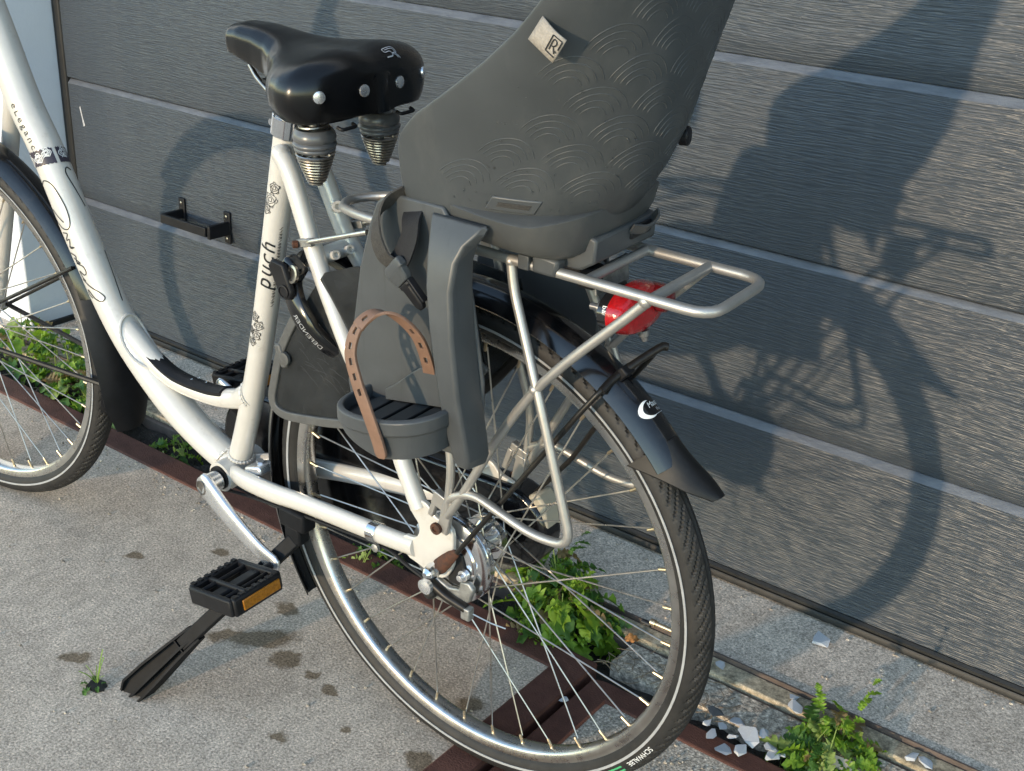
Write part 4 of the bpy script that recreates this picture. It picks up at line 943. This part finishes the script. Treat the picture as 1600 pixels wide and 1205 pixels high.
# embossed wave pattern: overlapping fans of four arcs
rr=random.Random(11); mb=MB()
for row in range(8):
    zc=.872+row*.030
    for col in range(-5,6):
        xc=col*.066+(.033 if row%2 else 0)-.004
        S,L=unroll(zc+.02); 
        if xc-.03<-L[-1]/2+.05 or xc+.03>L[-1]/2-.05: continue
        if row==7 and rr.random()<.3: continue
        for q in (.033,.0265,.020,.0135):
            a0,a1=20,160
            pts=[]
            for k in range(15):
                a=R(a0+(a1-a0)*k/14); x=xc+q*cos(a); z=zc+q*1.05*sin(a)-.002
                # hide where the fans in the row below overlap
                ok=True
                for ox in (-.033,.033):
                    if (x-(xc+ox))**2+((z-(zc-.030))/1.05)**2<.034**2: ok=False
                pts.append((x,z) if ok else None)
            seg=[]
            for pnt in pts+[None]:
                if pnt: seg.append(pnt)
                else:
                    if len(seg)>=4:
                        P=[sp(x,z,.0027) for x,z in seg]; n=len(P); mb.tube(P,[.0002]+[.0007]*(n-2)+[.0002] if n>2 else .0006,6)
                    seg=[]
sbuild(mb,'embossed_arcs','shell',sharp=80)
mb=MB()
for i in range(90):
    x=-rr.uniform(.05,.2); z=.855+.14*rr.random()**1.2; S,L=unroll(round(z,2))
    if x<-L[-1]/2+.012: continue
    p=sp(x,round(z,2),.0031); r=rr.choice((.0005,.0007,.0009,.0012)); mb.sphere(p,r,8,4,(1,1,1.4))
sbuild(mb,'water_drops','drop',kind='stuff')
# seat base under the shell
BT=[(.796,.075,.160,.060),(.802,.055,.172,.078),(.812,.030,.184,.096),(.824,.008,.188,.104),(.836,.001,.1935,.1105),(.8445,-.004,.1975,.1135),(.8465,-.003,.1955,.1115)]
rings=[]
for z,xa,xb,wd in BT:
    ring=[]
    for j in range(48):
        a=2*PI*j/48; cx=(xa+xb)/2; hx_=(xb-xa)/2; n=2/3.4
        x=cx+hx_*math.copysign(abs(cos(a))**n,cos(a)); y=wd*math.copysign(abs(sin(a))**n,sin(a))
        zz=z+.010*max(0,(cx+.01-x)/.12)*(z>.84)+.016*max(0,(x-.15)/.06)*(z>.84)
        ring.append(Vector((x,y,zz)))
    rings.append(ring)
sbuild(MB().loft(rings),'seat_base','base',sharp=50)
# carrier adapter
ad=sbuild(MB().prism([(.020,.793),(.150,.786),(.176,.789),(.193,.800),(.194,.826),(.182,.829),(.02,.812)],-.050,.070),'rack_adapter','guard',bevel=.003)
sbuild(MB().prism([(.126,.780),(.156,.780),(.160,.800),(.126,.803)],-.068,-.049),'adapter_jaw','guard',ad,bevel=.004)
sbuild(MB().box((.116,-.066,.789),(.014,.006,.016)).box((.142,-.0655,.7945),(.022,.003,.007)),'adapter_tab','guard',ad,bevel=.001)
sbuild(MB().box((.1935,.035,.8165),(.006,.040,.014)),'lever_recess','ink',ad,bevel=.002)
sbuild(MB().ribbon([(.197,.012,.823),(.204,.030,.820),(.203,.050,.824),(.196,.060,.829)],(.6,0,.8),.013,.0025,5),'release_lever','guard',ad)
sbuild(MB().box((.135,.02,.772),(.03,.05,.018)).box((.165,-.012,.770),(.02,.022,.026)),'adapter_clamp','blackplastic',ad,bevel=.003)
# slot plate on the side
for sgn in (-1,1):
    P=[]; 
    def slotfn(x,z,e=.0036): 
        q=sp(x if sgn<0 else x,z,e); return q if sgn<0 else Vector((q.x,-q.y,q.z))
    xs=-.135
    mb=MB(); rings=[]
    for i in range(9):
        x=xs-.026+.052*i/8; rings.append([slotfn(x,.861+dz,e) for dz,e in ((-.0085,.001),(-.0075,.0045),(.0075,.0045),(.0085,.001))])
    mb.loft(rings); pl=sbuild(mb,'slot_plate','guard',sh,bevel=.001)
    mb=MB(); rings=[]
    for i in range(9):
        x=xs-.016+.034*i/8; rings.append([slotfn(x,.861+dz,e) for dz,e in ((-.003,.0040),(-.0025,.0052),(.0025,.0052),(.003,.0040))])
    mb.loft(rings); mb.v=[(x-SX,y,z-SZ) for x,y,z in mb.v]; mb.build('slot','web2',sh)
# back knob
sbuild(MB().lathe([(-.004,.006),(.006,.006),(.007,.0105),(.016,.0105),(.018,.008)],(.209,.064,.915),(1,.3,.05),18),'back_knob','blackplastic',bevel=.001)
# felt tag folded over the left rim
def tagp(u,v):
    return Vector((.1735+.0150*v+.030*u,-.1475-.004*(1-u)*0-.004*u-.004*sin(u*2.5)*v,1.0375+.0215*v-.016*u))
mb=MB(); vs=[]
for i in range(7):
    for j in range(4): vs.append(tagp(i/6,j/3-.0))
mb.add(vs,[(i*4+j,i*4+j+1,(i+1)*4+j+1,(i+1)*4+j) for i in range(6) for j in range(3)])
tg=sbuild(mb,'rim_tag','felt'); m_=tg.modifiers.new('t','SOLIDIFY'); m_.thickness=.002; m_.offset=0
LN=[[(.62,.18),(.62,.86)],[(.62,.86),(.95,.86)],[(.62,.18),(.95,.18)],[(.70,.3),(.70,.72),(.80,.74),(.84,.62),(.78,.5),(.71,.48)],[(.78,.5),(.9,.28)],[(.95,.5),(.95,.86)],[(.88,.4),(.94,.36)]]
mb=stroke_on(lambda u,v: tagp(u,v)+Vector((.0006,-.0018,.0002)),LN,.045,3); mb.v=[(x-SX,y,z-SZ) for x,y,z in mb.v]; mb.build('tag_print','ink',tg,sharp=180)
# leg guards and foot rests
def leg(s):
    def Y(p): return Vector((p[0],s*p[1],p[2]))
    out=[(-.002,.846),(-.03,.846),(-.048,.832),(-.060,.805),(-.077,.75),(-.096,.649),(-.103,.60),(-.099,.575),(-.085,.562),(-.01,.553),(.06,.556),(.10,.575),(.10,.66),(.085,.75),(.07,.81),(.045,.846)]
    mb=MB(); mb.prism(out,.109,.115); mb.v=[(x,s*y,z) for x,y,z in mb.v]
    o=sbuild(mb,'leg_guard','guard',bevel=.0025)
    # rear column of the guard, flaring out to the base
    T=[(.838,.028,.036,.104,.121),(.830,.03,.039,.100,.127),(.818,.033,.043,.090,.134),(.80,.036,.047,.084,.142),(.77,.04,.051,.083,.149),(.72,.046,.058,.087,.152),(.65,.056,.070,.096,.153),(.60,.064,.081,.105,.151),(.578,.068,.086,.108,.149),(.566,.076,.090,.104,.145)]
    rings=[]
    for z,x0,x1,x2,yo in T:
        top=z>.84
        rings.append([Y(p) for p in ((x0,.112,z),(x1-.004,yo-.006,z),(x1,yo,z),(x2-.003,yo,z),(x2,yo-.003,z),(x2+.003,.1185,z-.002),(x2+.001,.113,z-.002),(x0+.01,.109,z))])
    sbuild(MB().loft(rings),'guard_column','guard',o,bevel=.0015,sharp=32)
    # tray
    ol=[(-.068,.114),(-.070,.148),(-.060,.172),(-.036,.190),(-.004,.199),(.032,.200),(.060,.191),(.076,.172),(.080,.150),(.080,.114)]
    P=smooth([(x,y,0) for x,y in ol],4); zt=lambda x: .620+.20*x
    prof=[(0,0),(.0035,-.002),(.0035,-.017),(.0005,-.020),(-.001,-.048),(-.005,-.048),(-.005,-.004),(-.0035,0)]
    rings=[]
    for i,p in enumerate(P):
        t=(P[min(i+1,len(P)-1)]-P[max(i-1,0)]).normalized(); nn=Vector((-t.y,t.x,0)); nn=nn if nn.dot(p-Vector((0,.13,0)))>0 else -nn
        dz=min(1,.42+ (p.x+.070)/.12*.75)
        rings.append([Y((p.x+nn.x*a,p.y+nn.y*a,zt(p.x)+(b if b>-.03 else b*max(.45,dz)))) for a,b in prof])
    tr=sbuild(MB().loft(rings),'foot_rest','guard',o,bevel=.001,sharp=45)
    mb=MB(); n=len(P)
    mb.add([Y((p.x,p.y,zt(p.x)-.016)) for p in P]+[Y((p.x,p.y,zt(p.x)-.020)) for p in P],[tuple(range(n)),tuple(range(2*n-1,n-1,-1))]+[(i,(i+1)%n,n+(i+1)%n,n+i) for i in range(n)])
    sbuild(mb,'foot_sole','sole',tr) if False else sbuild(mb,'foot_sole','sole',o)
    mb=MB()
    for x in (-.048,-.018,.012,.042): mb.prism([(x,.120),(x+.024,.120),(x+.024,.186),(x,.186)],0,.004,2); 
    mb.v=[(x,s*y,zt(x)-.0155+z) for x,y,z in mb.v]; sbuild(mb,'sole_tread','sole',o,bevel=.001)
    # raised heel wall behind the tray
    mb=MB(); rings=[]
    for i in range(11):
        u=i/10; x=-.030+.105*u; h=.004+.040*(sin(PI*.5*min(1,u*1.25)))**1.3
        rings.append([Y((x,.124,zt(x)-.01)),Y((x,.129,zt(x)-.01)),Y((x,.129,zt(x)+h-.001)),Y((x,.124,zt(x)+h))])
    sbuild(MB().loft(rings),'heel_wall','guard',o,bevel=.0008)
    return o,Y
lgL,YL=leg(-1); lgR,YR=leg(1)
# toe straps in tan rubber, with real holes
def strap_band(path,wdir,wd,th,holes,res=24):
    P=smooth(path,res); fr=frames(P); mb=MB(); m=len(P); L=[0]
    for i in range(1,m): L.append(L[-1]+(P[i]-P[i-1]).length)
    vs=[]; cols=[-.5,-.14,.14,.5]
    for i,(p,t,a,b) in enumerate(fr):
        u=i/(m-1); wv=Vector(wdir(u)); wv=(wv-t*wv.dot(t)).normalized(); tip=1.
        if L[-1]-L[i]<.006: tip=.45+.55*((L[-1]-L[i])/.006)**.5
        for c in cols: vs.append(p+wv*(c*wd*tip))
    fs=[]
    for i in range(m-1):
        s_=(L[i]+L[i+1])/2
        hole=any(abs(s_-h)<.0036 for h in holes)
        for j in range(3):
            if j==1 and hole: continue
            fs.append((i*4+j,i*4+j+1,(i+1)*4+j+1,(i+1)*4+j))
    mb.add(vs,fs); return mb
for s in(-1,1):
    path=[(.034,s*.124,.640),(.036,s*.130,.668),(.031,s*.142,.705),(.013,s*.156,.728),(-.004,s*.170,.731),(-.016,s*.184,.716),(-.018,s*.194,.690),(-.004,s*.201,.664),(.012,s*.2055,.640),(.023,s*.2065,.618),(.030,s*.206,.600),(.034,s*.205,.583)]
    mb=strap_band(path,lambda u:(1,0,.15) if u<.45 else (1,s*.05,.35),.0168,.003,[.036,.056,.076,.135,.152,.169,.186,.203,.220])
    o=sbuild(mb,'toe_strap','tan',sharp=60); m_=o.modifiers.new('t','SOLIDIFY'); m_.thickness=.0034; m_.offset=0; m_=o.modifiers.new('b','BEVEL'); m_.width=.0008; m_.segments=2; m_.limit_method='ANGLE'
# harness webbing hanging below the seat front with its buckle
def vary(a,b):
    A=Vector(a);B=Vector(b); return lambda u:A.lerp(B,u)
hs=sbuild(MB().ribbon([(-.010,-.108,.848),(-.024,-.122,.838),(-.030,-.132,.822),(-.028,-.138,.803),(-.018,-.140,.786),(-.006,-.138,.777)],vary((.3,-.4,.8),(1,-.2,.25)),.026,.0022,6),'harness_strap','web2')
sbuild(MB().ribbon([(.000,-.106,.836),(.008,-.122,.826),(.012,-.130,.810),(.006,-.134,.790),(-.002,-.136,.777)],vary((1,-.3,.1),(1,-.1,-.15)),.026,.0022,6),'harness_strap','web')
bkx=Vector((-.004,-.138,.776)); bd=Vector((.040,.002,-.040)).normalized(); bw=Vector((.75,-.2,.55)).normalized(); bw=(bw-bd*bw.dot(bd)).normalized(); bn=bd.cross(bw)
def bsec(L,w,t): return [bkx+bd*L+bw*w*a+bn*t*b for a,b in ((1,.6),(.7,1),(-.7,1),(-1,.6),(-1,-.6),(-.7,-1),(.7,-1),(1,-.6))]
bu=sbuild(MB().loft([bsec(-.004,.017,.0035),bsec(0,.019,.006),bsec(.007,.019,.007),bsec(.0085,.0165,.007),bsec(.018,.0145,.0065),bsec(.022,.0115,.0055)]),'buckle','guard',bevel=.001,sharp=30)
sbuild(MB().loft([bsec(.0225,.0095,.0055),bsec(.026,.011,.0055),bsec(.028,.0085,.005),bsec(.050,.0075,.0042),bsec(.056,.004,.003)]),'buckle_tongue','blackplastic',bu,bevel=.001,sharp=30)
sbuild(MB().loft([[bkx+bd*L+bw*(.0105+w)+bn*t for w,t in ((0,.004),(.003,.004),(.003,-.004),(0,-.004))] for L in (.022,.034,.052)]),'buckle_prong','blackplastic',bu,bevel=.001)

# ------------------------------------------------------------------ weeds, chips and litter
def leaf_mesh(name,mt,L,W,lobes,curl,seed,serr=.5):
    """one lobed leaf, base at the origin, running along +x, drooping"""
    r=random.Random(seed); N=lobes*4; vs=[]; fs=[]
    for i in range(N+1):
        u=i/N; env=W*(sin(PI*min(1,u*.92+.06))**.75)*(.55+.6*u if u<.75 else 1.0)
        ph=(u*lobes)%1.0; lob=(1-serr)+serr*(1-abs(2*ph-1))**.7+ .18*r.uniform(-1,1)
        w_=max(.0006,env*lob) if u<.985 else .0004
        back=.35*w_*(ph-.3)
        x=L*u; z=curl*L*(.5*u-1.25*u*u); wav=.22*W*sin(u*lobes*2*PI+seed)+.25*W*sin(u*5+seed)
        for k,f in ((-1,1),(-.5,.55),(0,0),(.5,.55),(1,1)):
            zz=z+abs(k)*w_*.28+wav*f*(1 if k>0 else -1)*abs(k)+ .14*W*r.uniform(-1,1)*f
            if k==0: zz-=.0006
            vs.append((x+back*abs(k),k*w_,zz))
    for i in range(N):
        for j in range(4): fs.append((i*5+j,i*5+j+1,(i+1)*5+j+1,(i+1)*5+j))
    return MB().add(vs,fs).mesh(name,mt,sharp=180)
LEAVES={}
for kind,mt in (('dry','leafdry'),('bright','leaf'),('dark','leafdark'),('pale','leafpale')):
    LEAVES[kind]=[leaf_mesh('leaf',mt,.050,.021,5,.8,1,.7),leaf_mesh('leaf',mt,.042,.020,4,1.1,2,.68),leaf_mesh('leaf',mt,.036,.017,5,.5,3,.66),leaf_mesh('leaf',mt,.028,.014,3,.8,4,.45),leaf_mesh('leaf',mt,.062,.019,7,.9,5,.74)]
    LEAVES[kind+'_round']=[leaf_mesh('leaf',mt,.034,.0155,3,.5,6,.28),leaf_mesh('leaf',mt,.045,.019,3,.7,7,.3),leaf_mesh('leaf',mt,.026,.012,3,.3,8,.25)]
ME_STEM=MB().tube([(0,0,0),(.02,.002,.5),(.0,.0,1)],[.0016,.0013,.0008],6,5).mesh('stem','leafpale')
def weed(loc,spread,height,n,kinds,label,seed,size=1.,elong=1.,cat='weed',stems=6,tall=()):
    r=random.Random(seed); t=thing('weed',label,cat,loc,(0,0,0))
    for i in range(stems):
        a=r.uniform(0,2*PI); o=link('stem',ME_STEM,t); h=height*r.uniform(.5,1.); d=spread*r.uniform(.1,.5)
        o.scale=(1,1,h); o.rotation_euler=(0,math.atan2(d,h),a); 
    for i in range(n):
        a=r.uniform(0,2*PI); rad=spread*r.random()**.55; hh=height*(1-(rad/spread)**1.6*.75)*r.uniform(.15,1.)
        kd=r.choice(kinds); kd='dry' if r.random()<.07 else kd; me=r.choice(LEAVES[kd]); o=link('leaf',me,t); k=size*r.uniform(.5,1.2)
        x=rad*cos(a)*elong; y=rad*sin(a); o.location=(x*.75,y*.75,hh*.8)
        o.rotation_euler=(r.uniform(-.6,.6),-r.uniform(-.25,.75),a+r.uniform(-.9,.9)); o.scale=(k,k,k)
    for (dx,dy,h,az) in tall:     # upright leafy shoot
        for q in range(7):
            u=q/6; o=link('leaf',LEAVES[kinds[0]][q%4],t); o.location=(dx*u,dy*u,h*u*.85+.01); o.rotation_euler=(0,-.75-.25*u,az+(-1)**q*.9*(1-u)); k=size*(.8-.35*u); o.scale=(k,k,k)
    return t
Z=-.02
weed((-.915,-.270,Z),.075,.115,150,['bright','bright','dark'],'large bright green weed with jagged leaves behind the rear wheel spokes',21,1.0,1.25,tall=((.02,.03,.10,.9),))
weed((-.995,-.205,Z),.055,.13,60,['dark','bright'],'dark green weed behind the rear hub at the edge of the threshold',22,.95,1.1,tall=((.05,.02,.14,.5),))
weed((-.93,-.325,Z),.04,.05,36,['pale','bright'],'small pale weed flopping over the edging iron below the rear hub',23,.75)
weed((-1.275,-.345,Z-.005),.045,.055,52,['dark','bright','pale'],'small dark leafy weed seen low between the rear wheel rim and chain stay',24,.62,1.5)
weed((-1.885,-.300,Z-.01),.05,.05,34,['pale_round','dark','bright'],'yellowish green weed in the gap under the big white tube',25,.6,1.3)
weed((-2.10,-.285,Z),.06,.085,60,['pale_round','pale_round','bright_round'],'pale round leaved weed between the front wheel and the black flap',26,.85,1.2)
weed((-2.24,-.275,Z),.075,.10,80,['bright_round','pale_round','dark_round'],'middle weed of the row behind the front wheel, with curled green leaves',27,.95,1.2)
weed((-2.40,-.215,Z),.08,.145,80,['dark_round','bright_round'],'tall dark weed growing against the white wall behind the front wheel',28,1.,1.2)
weed((-2.53,-.22,Z),.075,.12,66,['dark_round','bright_round','pale_round'],'bushy weed at the left picture edge beside the front wheel stays',29,1.,1.2)
weed((-2.62,-.33,Z),.06,.04,24,['pale_round','pale'],'dry looking low weed at the far left end of the edging iron',30,.8)
weed((-.425,-.285,Z),.062,.085,120,['bright','bright','pale','dark'],'jagged green thistle in the drain gap beside the white stone chips',31,.85,1.15,cat='thistle',tall=((.025,.035,.145,.95),(-.045,.02,.10,2.4)))
# weed in the small hole of the slab
hl=MB(); 
for i in range(1): hl.lathe([(.0012,.0155),(.0012,.0001)],(0,0,0),(0,0,1),18)
hw_=thing('weed','tiny clover and grass blades sprouting from a round hole beside the kickstand foot','weed',(-1.352,-.872,0))
def hole_mesh():
    r=random.Random(2); P=[(.0165*cos(2*PI*j/18)*r.uniform(.85,1.1),.0145*sin(2*PI*j/18)*r.uniform(.85,1.1)) for j in range(18)]
    return MB().prism(P,.0005,.0022,2)
hole_mesh().build('hole_fill','ink',hw_)
for i,(az,el,L,mt) in enumerate(((2.9,.2,.042,'leafpale'),(1.7,1.25,.055,'leaf'),(2.5,.5,.03,'leafpale'),(3.4,.35,.035,'leaf'),(.6,.9,.02,'leafpale'),(1.9,1.0,.04,'leaf'))):
    d=Vector((cos(az)*cos(el),sin(az)*cos(el),sin(el))); p0=Vector((-.004,.004,.001)); s_=Vector((-sin(az),cos(az),0))
    MB().ribbon([p0,p0+d*L*.5+Vector((0,0,.004)),p0+d*L],s_,.0016,.0004,4).build('grass_blade',mt,hw_)
for i,(x,y,a,k) in enumerate(((-.010,-.008,3.6,.34),(-.001,-.010,4.9,.34),(.004,.006,.9,.26),(-.012,.004,2.5,.3),(.006,-.003,5.6,.22))):
    o=link('leaf',LEAVES['dark_round'][i%3],hw_); o.location=(x,y,.004); o.rotation_euler=(.1,-.2,a); o.scale=(k,k,k)
# stone chips, each its own
CHIPS=[(-.597,-.354,.010,'white','flat white stone chip half under the tyre edge of the pile'),
(-.578,-.343,.013,'white','white stone chip second from the tyre in the pile by the rear wheel'),
(-.566,-.318,.017,'white','long white stone chip at the top of the pile nearest the channel'),
(-.579,-.374,.014,'white','pale grey stone chip lying on the rusted iron nearest the rear tyre'),
(-.556,-.352,.010,'white','small white stone chip squeezed between the larger chips of the pile'),
(-.535,-.339,.022,'white','largest white stone chip in the middle of the pile in the gap'),
(-.520,-.321,.013,'white','white stone chip leaning at the upper right of the pile'),
(-.550,-.390,.019,'white','angular white stone chip on the pebbly bay below the pile'),
(-.532,-.375,.016,'white','flat white stone chip on the iron right of the lowest one'),
(-.500,-.340,.017,'white','bluish white stone chip in the gap just left of the thistle'),
(-.490,-.356,.015,'white','white stone chip on the iron touching the thistle leaves'),
(-.481,-.343,.008,'white','tiny white stone chip hidden at the thistle foot'),
(-.600,-.324,.017,'dark','dark grey stone lying above the white chips next to the tyre'),
(-.646,-.222,.013,'white','white stone chip on the channel right behind the rear tyre'),
(-.522,-.219,.010,'white','small white stone chip on the channel above the thistle'),
(-.508,-.240,.020,'white','flat triangular white stone chip on the channel left of the thistle'),
(-.490,-.232,.009,'white','little white stone chip tucked behind the thistle leaves'),
(-.897,-.226,.011,'white','white stone chip under the big weed near the channel'),
(-.873,-.230,.009,'white','white stone chip on the channel right of the big weed'),
(-.794,-.444,.008,'white','tiny white stone chip lodged in the joint between the two irons'),
(-.550,-.062,.021,'white','single square white stone chip lying on the threshold before the door'),
(-.332,-.229,.012,'white','left one of two white stone chips on the channel near the right picture corner'),
(-.311,-.226,.015,'white','right one of two white stone chips on the channel near the right picture corner')]
def chip_mesh(seed,flat):
    r=random.Random(seed); bm=bmesh.new()
    for i in range(10):
        a=2*PI*(i+r.uniform(-.45,.45))/10*2; d=r.uniform(.55,1.); bm.verts.new((d*cos(a)*1.05,d*sin(a)*.8,r.choice((-1,1))*flat*r.uniform(.6,1)))
    bmesh.ops.convex_hull(bm,input=bm.verts)
    for v in [v for v in bm.verts if not v.link_faces]: bm.verts.remove(v)
    me=bpy.data.meshes.new('stone_chip'); bm.to_mesh(me); bm.free(); return me
for i,(x,y,r,c,lab) in enumerate(CHIPS):
    me=chip_mesh(i+3,.16 if r>.012 else .24); me.materials.append(MT['chip' if c=='white' else 'darkstone'])
    zz=.010 if y>-.20 else (.006 if y>-.25 else (0.004 if y<-.362 else .0))
    if i==20: zz=.010
    if y<-.404: zz=-.004
    if i==19: zz=0.
    q=random.Random(i); pile=(-.362<y<-.318)
    o=link('stone_chip',me,None,bevel=0); o.location=(x,y,zz+r*.24+(q.uniform(0,.006) if pile else 0)); o.rotation_euler=((q.uniform(-.35,.35),q.uniform(-.35,.35),q.uniform(0,6)) if pile else (0,0,q.uniform(0,6))); o.scale=(r,r,r)
    tag(o,lab,'stone','stone chips along the drain gap')
rr=random.Random(77); mb=MB()
for i in range(900):
    k=rr.random()
    if k<.5: x,y,z=rr.uniform(-2.3,-.88),rr.uniform(-1.1,-.40),0.
    elif k<.8: x,y,z=rr.uniform(-2.5,.1),rr.uniform(-.19,-.012),.010
    else: x,y,z=rr.uniform(-.74,-.35),rr.uniform(-.6,-.41),-.004
    if k<.5 and rr.random()<.5: y=-.40-.05*rr.random()**2
    if .5<=k<.8 and rr.random()<.4: y=-.014-.02*rr.random()**2
    q=rr.choice((.0007,.0009,.0012,.0016,.0024)); mb.sphere((x,y,z+q*.4),q,5,3,(rr.uniform(.8,1.6),rr.uniform(.8,1.3),rr.uniform(.6,1)))
mb.build('grit','rough',None,kind='stuff')
MB().add([(-2.535-dcx,-.0006,.552),(-2.531-dcx,-.0006,.556),(-2.525-dcx,-.0006,.528),(-2.519-dcx,-.0006,.512),(-2.526-dcx,-.0006,.508),(-2.529-dcx,-.0006,.526)],[(0,1,2,5),(2,3,4,5)]).build('paint_scuff','greyprint',dr)
# dry leaf, twigs, cardboard scrap
lm=leaf_mesh('dry_leaf','dry',.024,.010,3,.4,44,.3); o=link('dry_leaf',lm); o.location=(-.80,-.262,.008); o.rotation_euler=(.3,-.2,.7); tag(o,'curled orange dry leaf on the channel edge behind the wheel spokes','leaf')
mb=MB(); rr=random.Random(9)
for i in range(60):
    x=rr.uniform(-.80,-.58); y=rr.uniform(-.345,-.262); a=rr.uniform(0,PI); l=rr.uniform(.012,.045); z=.0+rr.uniform(-.004,.008)
    mb.tube([(x,y,z),(x+.5*l*cos(a),y+.5*l*sin(a),z+rr.uniform(0,.006)),(x+l*cos(a+.4),y+l*sin(a+.4),z)],.0007,4,3)
for i in range(60):
    x=rr.uniform(-2.75,-2.1); y=rr.uniform(-.345,-.25); a=rr.uniform(0,PI); l=rr.uniform(.012,.05); z=-.012+rr.uniform(-.004,.012)
    mb.tube([(x,y,z),(x+.5*l*cos(a),y+.5*l*sin(a),z+rr.uniform(0,.006)),(x+l*cos(a+.4),y+l*sin(a+.4),z)],.0009,4,3)
mb.build('dry_twigs','twig',None,kind='stuff')
o=MB().prism([(-.018,-.009),(.016,-.012),(.020,.008),(-.010,.012)],0,.0025,2).build('cardboard_scrap','card'); o.location=(-.405,-.318,.014); o.rotation_euler=(.25,.1,.4); tag(o,'pale cardboard scrap half under the thistle at the bottom picture edge','scrap')
